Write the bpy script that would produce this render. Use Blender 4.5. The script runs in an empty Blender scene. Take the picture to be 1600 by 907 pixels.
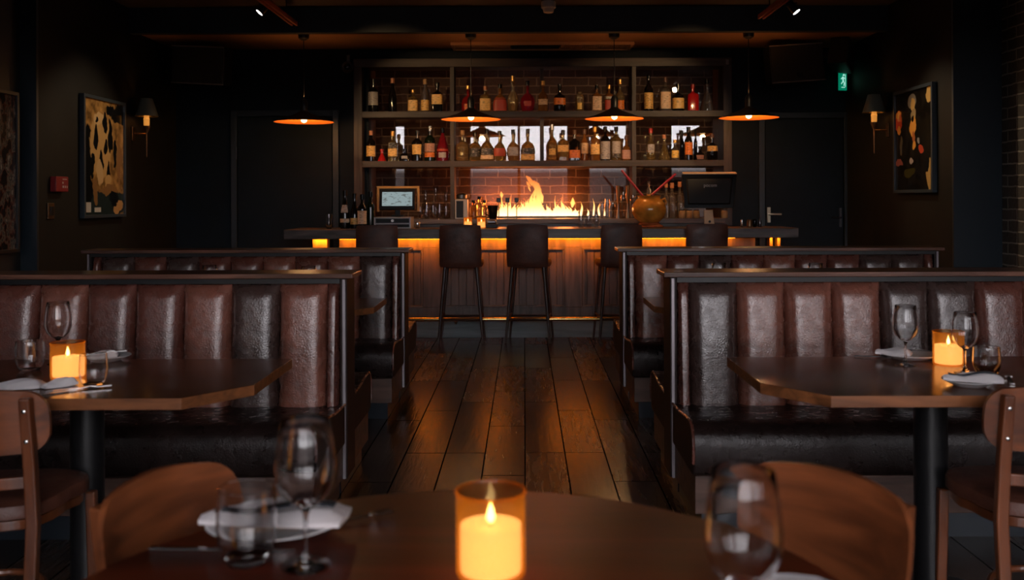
import bpy, math, random
from mathutils import Vector, Matrix

random.seed(7)
PI = math.pi
SC = bpy.context.scene
COL = SC.collection

# ---------------------------------------------------------------- camera
CAM_H, FPX, VX, VY = 1.32, 1500.0, 819.0, 312.0
cam_data = bpy.data.cameras.new('camera')
cam = bpy.data.objects.new('camera', cam_data)
COL.objects.link(cam)
cam.location = (0, 0, CAM_H)
cam.rotation_euler = (PI / 2, 0, 0)
ROLL = math.radians(0.2)
cam.rotation_euler = (Matrix.Rotation(PI / 2, 3, 'X') @ Matrix.Rotation(-ROLL, 3, 'Z')).to_euler()
cam_data.sensor_width = 36
cam_data.lens = 36 * FPX / 1600
cam_data.shift_x = -(VX - 800) / 1600
cam_data.shift_y = (VY - 453.5) / 1600
cam_data.clip_start = 0.05
cam_data.dof.use_dof = True
cam_data.dof.focus_distance = 5.6
cam_data.dof.aperture_fstop = 3.4
SC.camera = cam

# ---------------------------------------------------------------- world: overcast sky above, dim street below
world = bpy.data.worlds.new('sky')
SC.world = world
world.use_nodes = True
wn, wl = world.node_tree.nodes, world.node_tree.links
wn.clear()
w_out = wn.new('ShaderNodeOutputWorld')
w_bg = wn.new('ShaderNodeBackground')
w_tc = wn.new('ShaderNodeTexCoord')
w_sep = wn.new('ShaderNodeSeparateXYZ')
w_ramp = wn.new('ShaderNodeValToRGB')
wl.new(w_tc.outputs['Generated'], w_sep.inputs[0])
wl.new(w_sep.outputs['Z'], w_ramp.inputs[0])
e = w_ramp.color_ramp.elements
e[0].position = 0.028; e[0].color = (0.045, 0.035, 0.034, 1)
e[1].position = 0.046; e[1].color = (0.87, 0.83, 0.87, 1)
wl.new(w_ramp.outputs[0], w_bg.inputs[0])
w_bg.inputs[1].default_value = 8.5
wl.new(w_bg.outputs[0], w_out.inputs[0])

# ---------------------------------------------------------------- exposure
SC.view_settings.view_transform = 'Standard'
SC.view_settings.look = 'None'
SC.view_settings.exposure = 0.0
SC.view_settings.gamma = 1.0
SC.view_settings.use_curve_mapping = False
cy = SC.cycles
cy.max_bounces = 10; cy.transparent_max_bounces = 24
cy.diffuse_bounces = 3; cy.glossy_bounces = 5; cy.transmission_bounces = 8
cy.sample_clamp_indirect = 4.0
cy.caustics_reflective = False; cy.caustics_refractive = False
cy.use_denoising = True

ZCT = 1.12                             # top of the back counter
# room constants
XL, XR, YB = -3.68, 3.40, 10.15       # side walls, back wall
XL2, XR2 = -3.80, 3.78                # side walls nearer than the returns
YSL, YSR = 7.27, 7.62                 # returns
YF = -1.8                             # window wall behind the camera
ZC, ZC2 = 2.917, 3.12                 # ceilings


def PX(x, y, D):
    """world point seen at pixel (x, y) at depth D"""
    dx, dy = (x - VX) / FPX, (VY - y) / FPX
    c, s = math.cos(ROLL), math.sin(ROLL)
    # undo the camera's roll
    rx, ry = dx * c + dy * s, -dx * s + dy * c
    return Vector((rx * D, D, CAM_H + ry * D))


# ---------------------------------------------------------------- mesh builder
class MB:
    def __init__(s):
        s.v, s.f, s.m = [], [], []

    def add(s, verts, faces, mi=0):
        o = len(s.v)
        s.v += [tuple(p) for p in verts]
        s.f += [tuple(i + o for i in f) for f in faces]
        s.m += [mi] * len(faces)
        return s

    def box(s, x0, x1, y0, y1, z0, z1, mi=0, rot=None):
        v = [Vector((x, y, z)) for z in (z0, z1) for y in (y0, y1) for x in (x0, x1)]
        if rot: v = [rot @ p for p in v]
        return s.add(v, [(0, 2, 3, 1), (4, 5, 7, 6), (0, 1, 5, 4), (2, 6, 7, 3), (0, 4, 6, 2), (1, 3, 7, 5)], mi)

    def cbox(s, c, sz, mi=0, rot=None):
        v = [Vector((x * sz[0] / 2, y * sz[1] / 2, z * sz[2] / 2)) for z in (-1, 1) for y in (-1, 1) for x in (-1, 1)]
        if rot: v = [rot @ p for p in v]
        v = [p + Vector(c) for p in v]
        return s.add(v, [(0, 2, 3, 1), (4, 5, 7, 6), (0, 1, 5, 4), (2, 6, 7, 3), (0, 4, 6, 2), (1, 3, 7, 5)], mi)

    def loft(s, rings, mi=0, cap0=True, cap1=True, closed=True):
        n = len(rings[0]); vs = [p for r in rings for p in r]; fs = []
        for i in range(len(rings) - 1):
            for j in range(n if closed else n - 1):
                k = (j + 1) % n
                fs.append((i * n + j, i * n + k, (i + 1) * n + k, (i + 1) * n + j))
        if cap0: fs.append(tuple(reversed(range(n))))
        if cap1: fs.append(tuple((len(rings) - 1) * n + j for j in range(n)))
        return s.add(vs, fs, mi)

    def lathe(s, prof, seg=24, c=(0, 0, 0), mi=0, cap0=True, cap1=True, ex=2.0, dy=1.0):
        """prof [(r, z)]; superellipse section of exponent ex and depth ratio dy"""
        rings = []
        for it in prof:
            r, z = it[0], it[1]
            e_ = it[2] if len(it) > 2 else ex
            d_ = it[3] if len(it) > 3 else dy
            ring = []
            for j in range(seg):
                a = 2 * PI * (j + .5) / seg
                ca, sa = math.cos(a), math.sin(a)
                k = (abs(ca) ** e_ + abs(sa) ** e_) ** (-1 / e_)
                ring.append((c[0] + r * k * ca, c[1] + r * d_ * k * sa, c[2] + z))
            rings.append(ring)
        return s.loft(rings, mi, cap0, cap1)

    def tube(s, pts, rad, seg=10, mi=0, flat=None):
        pts = [Vector(p) for p in pts]
        if not hasattr(rad, '__len__'): rad = [rad] * len(pts)
        rings = []; up = None
        for i, p in enumerate(pts):
            t = (pts[min(i + 1, len(pts) - 1)] - pts[max(i - 1, 0)]).normalized()
            if up is None:
                up = t.orthogonal().normalized()
            up = (up - t * up.dot(t)).normalized()
            b = t.cross(up)
            rings.append([p + (up * math.cos(2 * PI * j / seg) + b * math.sin(2 * PI * j / seg)) * rad[i] for j in range(seg)])
        return s.loft(rings, mi)

    def prism(s, poly, z0, z1, mi=0):
        return s.loft([[(x, y, z0) for x, y in poly], [(x, y, z1) for x, y in poly]], mi)

    def xprism(s, poly, x0, x1, mi=0):
        """poly in (y, z) extruded along x"""
        return s.loft([[(x0, y, z) for y, z in poly], [(x1, y, z) for y, z in poly]], mi)

    def build(s, name, mats, parent=None, loc=None, rot=None, bevel=0, smooth=True, sub=0, seg=2):
        me = bpy.data.meshes.new(name)
        me.from_pydata(s.v, [], s.f)
        if not isinstance(mats, (list, tuple)): mats = [mats]
        for m in mats: me.materials.append(m)
        if len(mats) > 1:
            for p, i in zip(me.polygons, s.m): p.material_index = i
        import bmesh
        bm = bmesh.new(); bm.from_mesh(me)
        bmesh.ops.recalc_face_normals(bm, faces=bm.faces)
        bm.to_mesh(me); bm.free()
        if smooth:
            for p in me.polygons: p.use_smooth = True
            me.set_sharp_from_angle(angle=math.radians(38))
        o = bpy.data.objects.new(name, me)
        COL.objects.link(o)
        if parent: o.parent = parent
        if loc is not None: o.location = loc
        if rot is not None: o.rotation_euler = rot
        if bevel:
            b = o.modifiers.new('bevel', 'BEVEL'); b.width = bevel; b.segments = seg; b.limit_method = 'ANGLE'
            b.angle_limit = math.radians(40)
            b.harden_normals = True
        if sub:
            q = o.modifiers.new('sub', 'SUBSURF'); q.levels = q.render_levels = sub
        return o


def tag(o, label, cat, group=None):
    o['label'] = label; o['category'] = cat
    if group: o['group'] = group
    return o


def empty(name, loc, rz=0, label=None, cat=None, group=None):
    o = bpy.data.objects.new(name, None)
    COL.objects.link(o)
    o.location = loc; o.rotation_euler = (0, 0, rz); o.empty_display_size = .05
    if label: tag(o, label, cat, group)
    return o


def struct(o):
    o['kind'] = 'structure'
    return o


def copy_tree(o, parent=None):
    c = o.copy(); COL.objects.link(c); c.parent = parent
    for ch in list(o.children): copy_tree(ch, c)
    return c


def lamp(name, kind, loc, energy, color, size=.02, parent=None, spot=None, blend=.5, rot=None, sx=None, sy=None):
    d = bpy.data.lights.new(name, kind)
    d.energy = energy; d.color = color
    if kind in ('POINT', 'SPOT'): d.shadow_soft_size = size
    if kind == 'SPOT': d.spot_size = spot; d.spot_blend = blend
    if kind == 'AREA':
        d.shape = 'RECTANGLE'; d.size = sx; d.size_y = sy
    o = bpy.data.objects.new(name, d); COL.objects.link(o)
    o.location = loc
    if rot is not None: o.rotation_euler = rot
    if parent: o.parent = parent
    return o


# ---------------------------------------------------------------- materials
def newmat(name):
    m = bpy.data.materials.new(name); m.use_nodes = True
    return m, m.node_tree.nodes, m.node_tree.links, m.node_tree.nodes['Principled BSDF']


def rgb(c): return (c[0], c[1], c[2], 1)


def mat(name, col, rough=.5, metal=0, spec=.5, var=0, scale=8, bump=0, bscale=40, stretch=(1, 1, 1), emis=None, es=0, coat=0, coatr=.1):
    m, n, l, b = newmat(name)
    b.inputs['Base Color'].default_value = rgb(col)
    b.inputs['Roughness'].default_value = rough
    b.inputs['Metallic'].default_value = metal
    b.inputs['Specular IOR Level'].default_value = spec
    b.inputs['Coat Weight'].default_value = coat
    b.inputs['Coat Roughness'].default_value = coatr
    if emis:
        b.inputs['Emission Color'].default_value = rgb(emis); b.inputs['Emission Strength'].default_value = es
    tc = n.new('ShaderNodeTexCoord'); mp = n.new('ShaderNodeMapping'); mp.inputs['Scale'].default_value = stretch
    l.new(tc.outputs['Object'], mp.inputs[0])
    if var:
        t = n.new('ShaderNodeTexNoise'); t.inputs['Scale'].default_value = scale; t.inputs['Detail'].default_value = 6
        l.new(mp.outputs[0], t.inputs[0])
        r = n.new('ShaderNodeValToRGB')
        r.color_ramp.elements[0].position = .3; r.color_ramp.elements[1].position = .72
        r.color_ramp.elements[0].color = rgb([c * (1 - var) for c in col])
        r.color_ramp.elements[1].color = rgb([min(1, c * (1 + var)) for c in col])
        l.new(t.outputs[0], r.inputs[0]); l.new(r.outputs[0], b.inputs['Base Color'])
    if bump:
        t2 = n.new('ShaderNodeTexNoise'); t2.inputs['Scale'].default_value = bscale; t2.inputs['Detail'].default_value = 5
        l.new(mp.outputs[0], t2.inputs[0])
        bp = n.new('ShaderNodeBump'); bp.inputs['Strength'].default_value = bump; bp.inputs['Distance'].default_value = .01
        l.new(t2.outputs[0], bp.inputs['Height']); l.new(bp.outputs[0], b.inputs['Normal'])
    return m


def wood(name, c0, c1, axis='X', scale=6, rough=.4, coat=0, bump=.15, spec=.5, world=False):
    m, n, l, b = newmat(name)
    tc = n.new('ShaderNodeTexCoord'); mp = n.new('ShaderNodeMapping')
    st = {'X': (.12, 1, 1), 'Y': (1, .12, 1), 'Z': (1, 1, .12)}[axis]
    mp.inputs['Scale'].default_value = [s * scale for s in st]
    l.new(tc.outputs['Object'], mp.inputs[0])
    t = n.new('ShaderNodeTexNoise'); t.inputs['Scale'].default_value = 3; t.inputs['Detail'].default_value = 8; t.inputs['Distortion'].default_value = .8
    l.new(mp.outputs[0], t.inputs[0])
    r = n.new('ShaderNodeValToRGB')
    r.color_ramp.elements[0].position = .34; r.color_ramp.elements[1].position = .68
    r.color_ramp.elements[0].color = rgb(c0); r.color_ramp.elements[1].color = rgb(c1)
    l.new(t.outputs[0], r.inputs[0]); l.new(r.outputs[0], b.inputs['Base Color'])
    t2 = n.new('ShaderNodeTexNoise'); t2.inputs['Scale'].default_value = 14; t2.inputs['Detail'].default_value = 4
    l.new(mp.outputs[0], t2.inputs[0])
    bp = n.new('ShaderNodeBump'); bp.inputs['Strength'].default_value = bump; bp.inputs['Distance'].default_value = .003
    l.new(t2.outputs[0], bp.inputs['Height']); l.new(bp.outputs[0], b.inputs['Normal'])
    b.inputs['Roughness'].default_value = rough
    b.inputs['Specular IOR Level'].default_value = spec
    b.inputs['Coat Weight'].default_value = coat; b.inputs['Coat Roughness'].default_value = .08
    return m


def leather(name, col, rough=.225, spec=.95):
    m, n, l, b = newmat(name)
    tc = n.new('ShaderNodeTexCoord')
    t = n.new('ShaderNodeTexNoise'); t.inputs['Scale'].default_value = 5; t.inputs['Detail'].default_value = 9; t.inputs['Roughness'].default_value = .65
    l.new(tc.outputs['Object'], t.inputs[0])
    r = n.new('ShaderNodeValToRGB')
    r.color_ramp.elements[0].position = .35; r.color_ramp.elements[1].position = .68
    r.color_ramp.elements[0].color = rgb([c * .55 for c in col]); r.color_ramp.elements[1].color = rgb([c * 1.5 for c in col])
    l.new(t.outputs[0], r.inputs[0]); l.new(r.outputs[0], b.inputs['Base Color'])
    t3 = n.new('ShaderNodeTexNoise'); t3.inputs['Scale'].default_value = 22; t3.inputs['Detail'].default_value = 4
    l.new(tc.outputs['Object'], t3.inputs[0])
    rr = n.new('ShaderNodeMapRange'); rr.inputs['From Min'].default_value = .3; rr.inputs['From Max'].default_value = .7; rr.inputs['To Min'].default_value = rough - .07; rr.inputs['To Max'].default_value = rough + .13
    l.new(t3.outputs[0], rr.inputs[0]); l.new(rr.outputs[0], b.inputs['Roughness'])
    vo = n.new('ShaderNodeTexVoronoi'); vo.inputs['Scale'].default_value = 95; vo.feature = 'DISTANCE_TO_EDGE'
    l.new(tc.outputs['Object'], vo.inputs[0])
    ad = n.new('ShaderNodeMath'); ad.operation = 'MULTIPLY_ADD'; ad.inputs[1].default_value = .35
    l.new(vo.outputs[0], ad.inputs[0]); 
    t4 = n.new('ShaderNodeTexNoise'); t4.inputs['Scale'].default_value = 20; t4.inputs['Detail'].default_value = 8; t4.inputs['Roughness'].default_value = .62
    l.new(tc.outputs['Object'], t4.inputs[0]); l.new(t4.outputs[0], ad.inputs[2])
    bp = n.new('ShaderNodeBump'); bp.inputs['Strength'].default_value = .30; bp.inputs['Distance'].default_value = .010
    l.new(ad.outputs[0], bp.inputs['Height']); l.new(bp.outputs[0], b.inputs['Normal'])
    b.inputs['Specular IOR Level'].default_value = spec
    return m


def brick(name, c1, c2, mortar, plane='XZ', scale=1.0, course=.092, rough=.75):
    m, n, l, b = newmat(name)
    g = n.new('ShaderNodeNewGeometry'); sp = n.new('ShaderNodeSeparateXYZ'); cb = n.new('ShaderNodeCombineXYZ')
    l.new(g.outputs['Position'], sp.inputs[0])
    l.new(sp.outputs['X' if plane == 'XZ' else 'Y'], cb.inputs[0]); l.new(sp.outputs['Z'], cb.inputs[1])
    nz = n.new('ShaderNodeTexNoise'); nz.inputs['Scale'].default_value = 9; nz.inputs['Detail'].default_value = 4
    l.new(g.outputs['Position'], nz.inputs[0])
    mx = n.new('ShaderNodeMixRGB'); mx.blend_type = 'LINEAR_LIGHT'; mx.inputs[0].default_value = .012
    l.new(cb.outputs[0], mx.inputs[1]); l.new(nz.outputs['Color'], mx.inputs[2])
    bt = n.new('ShaderNodeTexBrick')
    bt.inputs['Scale'].default_value = 1
    bt.inputs['Mortar Size'].default_value = .007; bt.inputs['Mortar Smooth'].default_value = .3
    bt.inputs['Brick Width'].default_value = course * 3.1; bt.inputs['Row Height'].default_value = course
    bt.inputs['Color1'].default_value = rgb(c1); bt.inputs['Color2'].default_value = rgb(c2); bt.inputs['Mortar'].default_value = rgb(mortar)
    l.new(mx.outputs[0], bt.inputs[0])
    l.new(bt.outputs['Color'], b.inputs['Base Color'])
    n3 = n.new('ShaderNodeTexNoise'); n3.inputs['Scale'].default_value = 35; n3.inputs['Detail'].default_value = 5
    l.new(g.outputs['Position'], n3.inputs[0])
    ma = n.new('ShaderNodeMath'); ma.operation = 'MULTIPLY_ADD'; ma.inputs[1].default_value = -1.2
    l.new(bt.outputs['Fac'], ma.inputs[0]); l.new(n3.outputs[0], ma.inputs[2])
    bp = n.new('ShaderNodeBump'); bp.inputs['Strength'].default_value = .7; bp.inputs['Distance'].default_value = .012
    l.new(ma.outputs[0], bp.inputs['Height']); l.new(bp.outputs[0], b.inputs['Normal'])
    b.inputs['Roughness'].default_value = rough
    return m


def thin_glass(name, tint=(1, 1, 1), refl=.06, rough=.0, edge=.5):
    """thin sheet: transparent with a mirror coat that strengthens at grazing angles"""
    m = bpy.data.materials.new(name); m.use_nodes = True
    n, l = m.node_tree.nodes, m.node_tree.links; n.clear()
    o = n.new('ShaderNodeOutputMaterial'); tr = n.new('ShaderNodeBsdfTransparent'); gl = n.new('ShaderNodeBsdfGlossy')
    tr.inputs[0].default_value = rgb(tint); gl.inputs['Roughness'].default_value = rough
    lw = n.new('ShaderNodeLayerWeight'); lw.inputs[0].default_value = .5
    pw = n.new('ShaderNodeMath'); pw.operation = 'POWER'; pw.inputs[1].default_value = 3.0
    mr = n.new('ShaderNodeMapRange'); mr.inputs['To Min'].default_value = refl; mr.inputs['To Max'].default_value = edge
    l.new(lw.outputs['Facing'], pw.inputs[0]); l.new(pw.outputs[0], mr.inputs[0])
    mx = n.new('ShaderNodeMixShader')
    l.new(mr.outputs[0], mx.inputs[0]); l.new(tr.outputs[0], mx.inputs[1]); l.new(gl.outputs[0], mx.inputs[2]); l.new(mx.outputs[0], o.inputs[0])
    return m


def liquor(name, col, dens=.75):
    """bottle glass with spirit inside: tinted thin look that keeps its own colour when nothing bright is behind"""
    m, n, l, b = newmat(name)
    b.inputs['Base Color'].default_value = rgb(col)
    b.inputs['Roughness'].default_value = .06
    b.inputs['Transmission Weight'].default_value = dens
    b.inputs['IOR'].default_value = 1.3
    b.inputs['Specular IOR Level'].default_value = .6
    return m


def emit(name, col, s):
    m = bpy.data.materials.new(name); m.use_nodes = True
    n, l = m.node_tree.nodes, m.node_tree.links; n.clear()
    o = n.new('ShaderNodeOutputMaterial'); e_ = n.new('ShaderNodeEmission')
    e_.inputs[0].default_value = rgb(col); e_.inputs[1].default_value = s
    l.new(e_.outputs[0], o.inputs[0])
    return m


def labelmat(name, col, ink, scale=1.0):
    """printed label: paper colour with small rows of dark print"""
    m, n, l, b = newmat(name)
    tc = n.new('ShaderNodeTexCoord'); mp = n.new('ShaderNodeMapping'); mp.inputs['Scale'].default_value = (35 * scale, 35 * scale, 170 * scale)
    l.new(tc.outputs['Object'], mp.inputs[0])
    t = n.new('ShaderNodeTexNoise'); t.inputs['Scale'].default_value = 1; t.inputs['Detail'].default_value = 2
    l.new(mp.outputs[0], t.inputs[0])
    r = n.new('ShaderNodeValToRGB'); r.color_ramp.interpolation = 'LINEAR'
    r.color_ramp.elements[0].position = .56; r.color_ramp.elements[1].position = .68
    r.color_ramp.elements[0].color = rgb(col); r.color_ramp.elements[1].color = rgb(ink)
    l.new(t.outputs[0], r.inputs[0]); l.new(r.outputs[0], b.inputs['Base Color'])
    b.inputs['Roughness'].default_value = .45
    return m


M = {}
M['navy'] = mat('navy_paint', (.006, .0125, .020), .6, spec=.2, var=.25, scale=3, bump=.05, bscale=90)
M['navy_trim'] = mat('navy_trim', (.013, .022, .031), .42)
M['olive'] = mat('olive_black_paint', (.013, .012, .010), .65, spec=.2, var=.2, scale=3, bump=.05, bscale=80)
M['ceiling'] = mat('dark_ceiling', (.06, .036, .022), .6, var=.2, scale=2)
M['beam'] = mat('beam_paint', (.014, .02, .027), .6, var=.2, scale=2)
M['charcoal'] = mat('charcoal_paint', (.012, .012, .013), .5)
M['black'] = mat('black_metal', (.008, .008, .009), .38, spec=.5)
M['blackgloss'] = mat('black_gloss', (.005, .005, .006), .16, spec=.3)
M['plastic'] = mat('black_plastic', (.006, .006, .007), .33, spec=.2)
M['shade_green'] = mat('dark_lacquer_shade', (.13, .14, .115), .3, spec=.8)
M['white'] = mat('white_ceramic', (.62, .6, .6), .25)
M['napkin'] = mat('white_napkin', (.66, .62, .63), .85, bump=.3, bscale=30)
M['napkin_dark'] = mat('dark_napkin_band', (.015, .02, .028), .8)
M['steel'] = mat('steel', (.55, .53, .52), .22, metal=1)
M['steel_dark'] = mat('dark_steel', (.16, .16, .17), .35, metal=1)
M['alu'] = mat('aluminium_trim', (.30, .27, .29), .42, metal=.7)
M['brass'] = mat('brass', (.75, .53, .2), .25, metal=1)
M['bronze'] = mat('bronze', (.18, .11, .06), .4, metal=.9)
M['leather'] = leather('oxblood_leather', (.125, .042, .030))
M['leather2'] = leather('faded_brown_leather', (.205, .074, .050))
M['leather3'] = leather('charcoal_brown_leather', (.060, .034, .029))
M['leather_dark'] = leather('black_leather', (.016, .009, .008), .28, .35)
M['leather_matte'] = mat('matte_leather_end', (.022, .011, .009), .6, spec=.25)
M['stool_leather'] = leather('stool_leather', (.085, .028, .017), .45, .45)
M['wood_dark'] = wood('dark_walnut', (.018, .0085, .005), (.055, .027, .016), 'X', 5, .35)
M['wood_rail'] = wood('cap_rail_wood', (.08, .034, .022), (.22, .095, .06), 'X', 5, .28, coat=.4)
M['wood_end'] = wood('booth_end_wood', (.012, .006, .005), (.026, .012, .009), 'Z', 5, .6, spec=.3)
M['plinth'] = wood('plinth_wood', (.06, .03, .022), (.15, .08, .058), 'X', 6, .5)
M['table'] = wood('table_walnut', (.045, .015, .007), (.15, .052, .022), 'X', 4, .2, coat=.15, bump=.04)
M['table_edge'] = wood('table_edge_wood', (.10, .034, .012), (.30, .105, .036), 'X', 7, .38)
M['round_top'] = wood('round_table_mahogany', (.050, .008, .003), (.16, .024, .008), 'X', 3, .42, bump=.04, spec=.16)
M['chair_wood'] = wood('chair_wood', (.07, .020, .008), (.21, .062, .022), 'Z', 5, .28, coat=.3)
M['chair_board'] = wood('chair_board_wood', (.085, .024, .009), (.26, .074, .024), 'X', 5, .36, coat=.15)
M['bar_panel'] = wood('bar_front_wood', (.05, .034, .028), (.13, .088, .070), 'Z', 6, .5)
M['bar_top'] = wood('bar_top_timber', (.035, .024, .021), (.13, .09, .078), 'X', 6, .38, bump=.6)
M['shelf_wood'] = wood('shelf_timber', (.024, .017, .015), (.064, .046, .041), 'X', 5, .5, bump=.4)
M['shelf_post'] = wood('shelf_post_timber', (.024, .017, .015), (.064, .046, .041), 'Z', 5, .5, bump=.4)
M['toe'] = wood('grey_toe_board', (.09, .115, .12), (.18, .21, .22), 'X', 4, .5)
M['toe_navy'] = mat('navy_toe_board', (.014, .02, .028), .35)
M['brick_back'] = brick('back_brick', (.058, .027, .015), (.035, .017, .010), (.17, .125, .09), 'XZ')
M['brick_side'] = brick('side_brick', (.095, .078, .062), (.055, .047, .038), (.34, .30, .25), 'YZ', course=.088)
M['pane'] = thin_glass('back_glass_pane', (1, 1, 1), .075, 0, .5)
M['winpane'] = thin_glass('window_glass', (1, 1, 1), .04, 0, .3)
M['clear'] = thin_glass('clear_glass', (.97, .97, .97), .035, 0, .55)
M['base_glass'] = thin_glass('thick_glass', (.86, .86, .87), .14, .04, .75)
_m, _n, _l, _b = newmat('crystal_glass')
_b.inputs['Base Color'].default_value = (.99, .99, .99, 1); _b.inputs['Roughness'].default_value = .0; _b.inputs['Transmission Weight'].default_value = 1.0; _b.inputs['IOR'].default_value = 1.47
M['crystal'] = _m
def amber_glass():
    # frosted amber glass: lets the flame through tinted and scatters part of its light
    m = thin_glass('amber_candle_glass', (1.0, .78, .45), .05, .02, .3)
    n, l = m.node_tree.nodes, m.node_tree.links
    out = n['Material Output']; prev = out.inputs[0].links[0].from_socket
    tl = n.new('ShaderNodeBsdfTranslucent'); tl.inputs[0].default_value = (1.0, .42, .06, 1)
    mx = n.new('ShaderNodeMixShader'); mx.inputs[0].default_value = .38
    l.new(prev, mx.inputs[1]); l.new(tl.outputs[0], mx.inputs[2]); l.new(mx.outputs[0], out.inputs[0])
    return m


M['amberglass'] = amber_glass()
M['wax'] = mat('candle_wax_glow', (.9, .70, .50), .5, emis=(1.0, .54, .26), es=1.55)  # flame light inside the wax is put in as emission
M['flame'] = emit('candle_flame', (1, .62, .22), 16)
M['bulb'] = emit('lamp_bulb', (1, .66, .3), 6)
M['shade_in'] = mat('copper_shade_lining', (.75, .20, .025), .5)
M['led'] = emit('led_strip', (1, .22, .01), 14)
M['spotface'] = emit('spot_lens', (1, .97, .95), 12)
M['offwhite'] = mat('offwhite_plastic', (.85, .74, .66), .5)
M['pot'] = mat('ochre_glazed_pot', (.55, .23, .035), .14, var=.45, scale=9)
M['pot_base'] = mat('terracotta_glaze', (.36, .10, .035), .2, var=.3, scale=14)
M['straw'] = mat('red_straw', (.35, .012, .025), .3)
M['red'] = mat('red_alarm', (.26, .018, .022), .4)
M['wood_yellow'] = mat('pale_wood_frame', (.62, .33, .08), .4)


def floor_mat():
    m, n, l, b = newmat('plank_floor')
    g = n.new('ShaderNodeNewGeometry'); sp = n.new('ShaderNodeSeparateXYZ'); cb = n.new('ShaderNodeCombineXYZ')
    l.new(g.outputs['Position'], sp.inputs[0])
    l.new(sp.outputs['Y'], cb.inputs[0])
    ax = n.new('ShaderNodeMath'); ax.operation = 'ADD'; ax.inputs[1].default_value = 5.175
    l.new(sp.outputs['X'], ax.inputs[0]); l.new(ax.outputs[0], cb.inputs[1])
    bt = n.new('ShaderNodeTexBrick'); bt.offset = .41; bt.offset_frequency = 3; bt.squash = .8; bt.squash_frequency = 2; bt.inputs['Scale'].default_value = 1
    bt.inputs['Brick Width'].default_value = 1.25; bt.inputs['Row Height'].default_value = .207
    bt.inputs['Mortar Size'].default_value = .0032; bt.inputs['Mortar Smooth'].default_value = .0; bt.inputs['Bias'].default_value = -.1
    bt.inputs['Color1'].default_value = (.022, .013, .009, 1); bt.inputs['Color2'].default_value = (.05, .029, .019, 1)
    bt.inputs['Mortar'].default_value = (.002, .0015, .001, 1)
    l.new(cb.outputs[0], bt.inputs[0])
    mp = n.new('ShaderNodeMapping'); mp.inputs['Scale'].default_value = (34, 3, 1); l.new(g.outputs['Position'], mp.inputs[0])
    t = n.new('ShaderNodeTexNoise'); t.inputs['Scale'].default_value = 1; t.inputs['Detail'].default_value = 8; t.inputs['Distortion'].default_value = 1.2
    l.new(mp.outputs[0], t.inputs[0])
    mx = n.new('ShaderNodeMixRGB'); mx.blend_type = 'MULTIPLY'; mx.inputs[0].default_value = .8
    r = n.new('ShaderNodeValToRGB'); r.color_ramp.elements[0].position = .3; r.color_ramp.elements[1].position = .7
    r.color_ramp.elements[0].color = (.4, .4, .4, 1); r.color_ramp.elements[1].color = (1.3, 1.2, 1.15, 1)
    l.new(t.outputs[0], r.inputs[0])
    l.new(bt.outputs['Color'], mx.inputs[1]); l.new(r.outputs[0], mx.inputs[2]); l.new(mx.outputs[0], b.inputs['Base Color'])
    ma = n.new('ShaderNodeMath'); ma.operation = 'MULTIPLY_ADD'; ma.inputs[1].default_value = -2.5
    l.new(bt.outputs['Fac'], ma.inputs[0]); l.new(t.outputs[0], ma.inputs[2])
    bp = n.new('ShaderNodeBump'); bp.inputs['Strength'].default_value = .55; bp.inputs['Distance'].default_value = .003
    l.new(ma.outputs[0], bp.inputs['Height']); l.new(bp.outputs[0], b.inputs['Normal'])
    # roughness differs from board to board and along the grain; the joints do not shine
    sepc = n.new('ShaderNodeSeparateColor'); l.new(bt.outputs['Color'], sepc.inputs[0])
    m1 = n.new('ShaderNodeMapRange'); m1.inputs['From Min'].default_value = .02; m1.inputs['From Max'].default_value = .05
    m1.inputs['To Min'].default_value = .10; m1.inputs['To Max'].default_value = .20; l.new(sepc.outputs[0], m1.inputs[0])
    m2 = n.new('ShaderNodeMath'); m2.operation = 'MULTIPLY_ADD'; m2.inputs[1].default_value = .18; l.new(t.outputs[0], m2.inputs[0]); l.new(m1.outputs[0], m2.inputs[2])
    m3 = n.new('ShaderNodeMath'); m3.operation = 'ADD'; l.new(m2.outputs[0], m3.inputs[0]); l.new(bt.outputs['Fac'], m3.inputs[1]); l.new(m3.outputs[0], b.inputs['Roughness'])
    m4 = n.new('ShaderNodeMapRange'); m4.inputs['To Min'].default_value = .85; m4.inputs['To Max'].default_value = 0; l.new(bt.outputs['Fac'], m4.inputs[0]); l.new(m4.outputs[0], b.inputs['Specular IOR Level'])
    return m


M['floor'] = floor_mat()

# ================================================================ ROOM
T = .15
XW = 4.6      # the room is wider beside the windows
struct(MB().box(XL2 - T, XW + T, YF - T, 10.9, -.1, 0).build('floor', M['floor'], smooth=False))
struct(MB().box(XL2 - T, XW + T, YF - T, 8.95, ZC2, ZC2 + .12).build('ceiling', M['ceiling'], smooth=False))
struct(MB().box(XL2 - T, XW + T, 9.05, 10.9, ZC, ZC + .12).build('ceiling', mat('back_ceiling_glow', (.34, .17, .08), .6, var=.15, scale=2), smooth=False))  # orange glow over the bar is put into this ceiling colour
struct(MB().box(XL2 - T, XW + T, 8.95, 9.05, 2.885, ZC2 + .12).build('trim_1', M['beam'], smooth=False))
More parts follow.
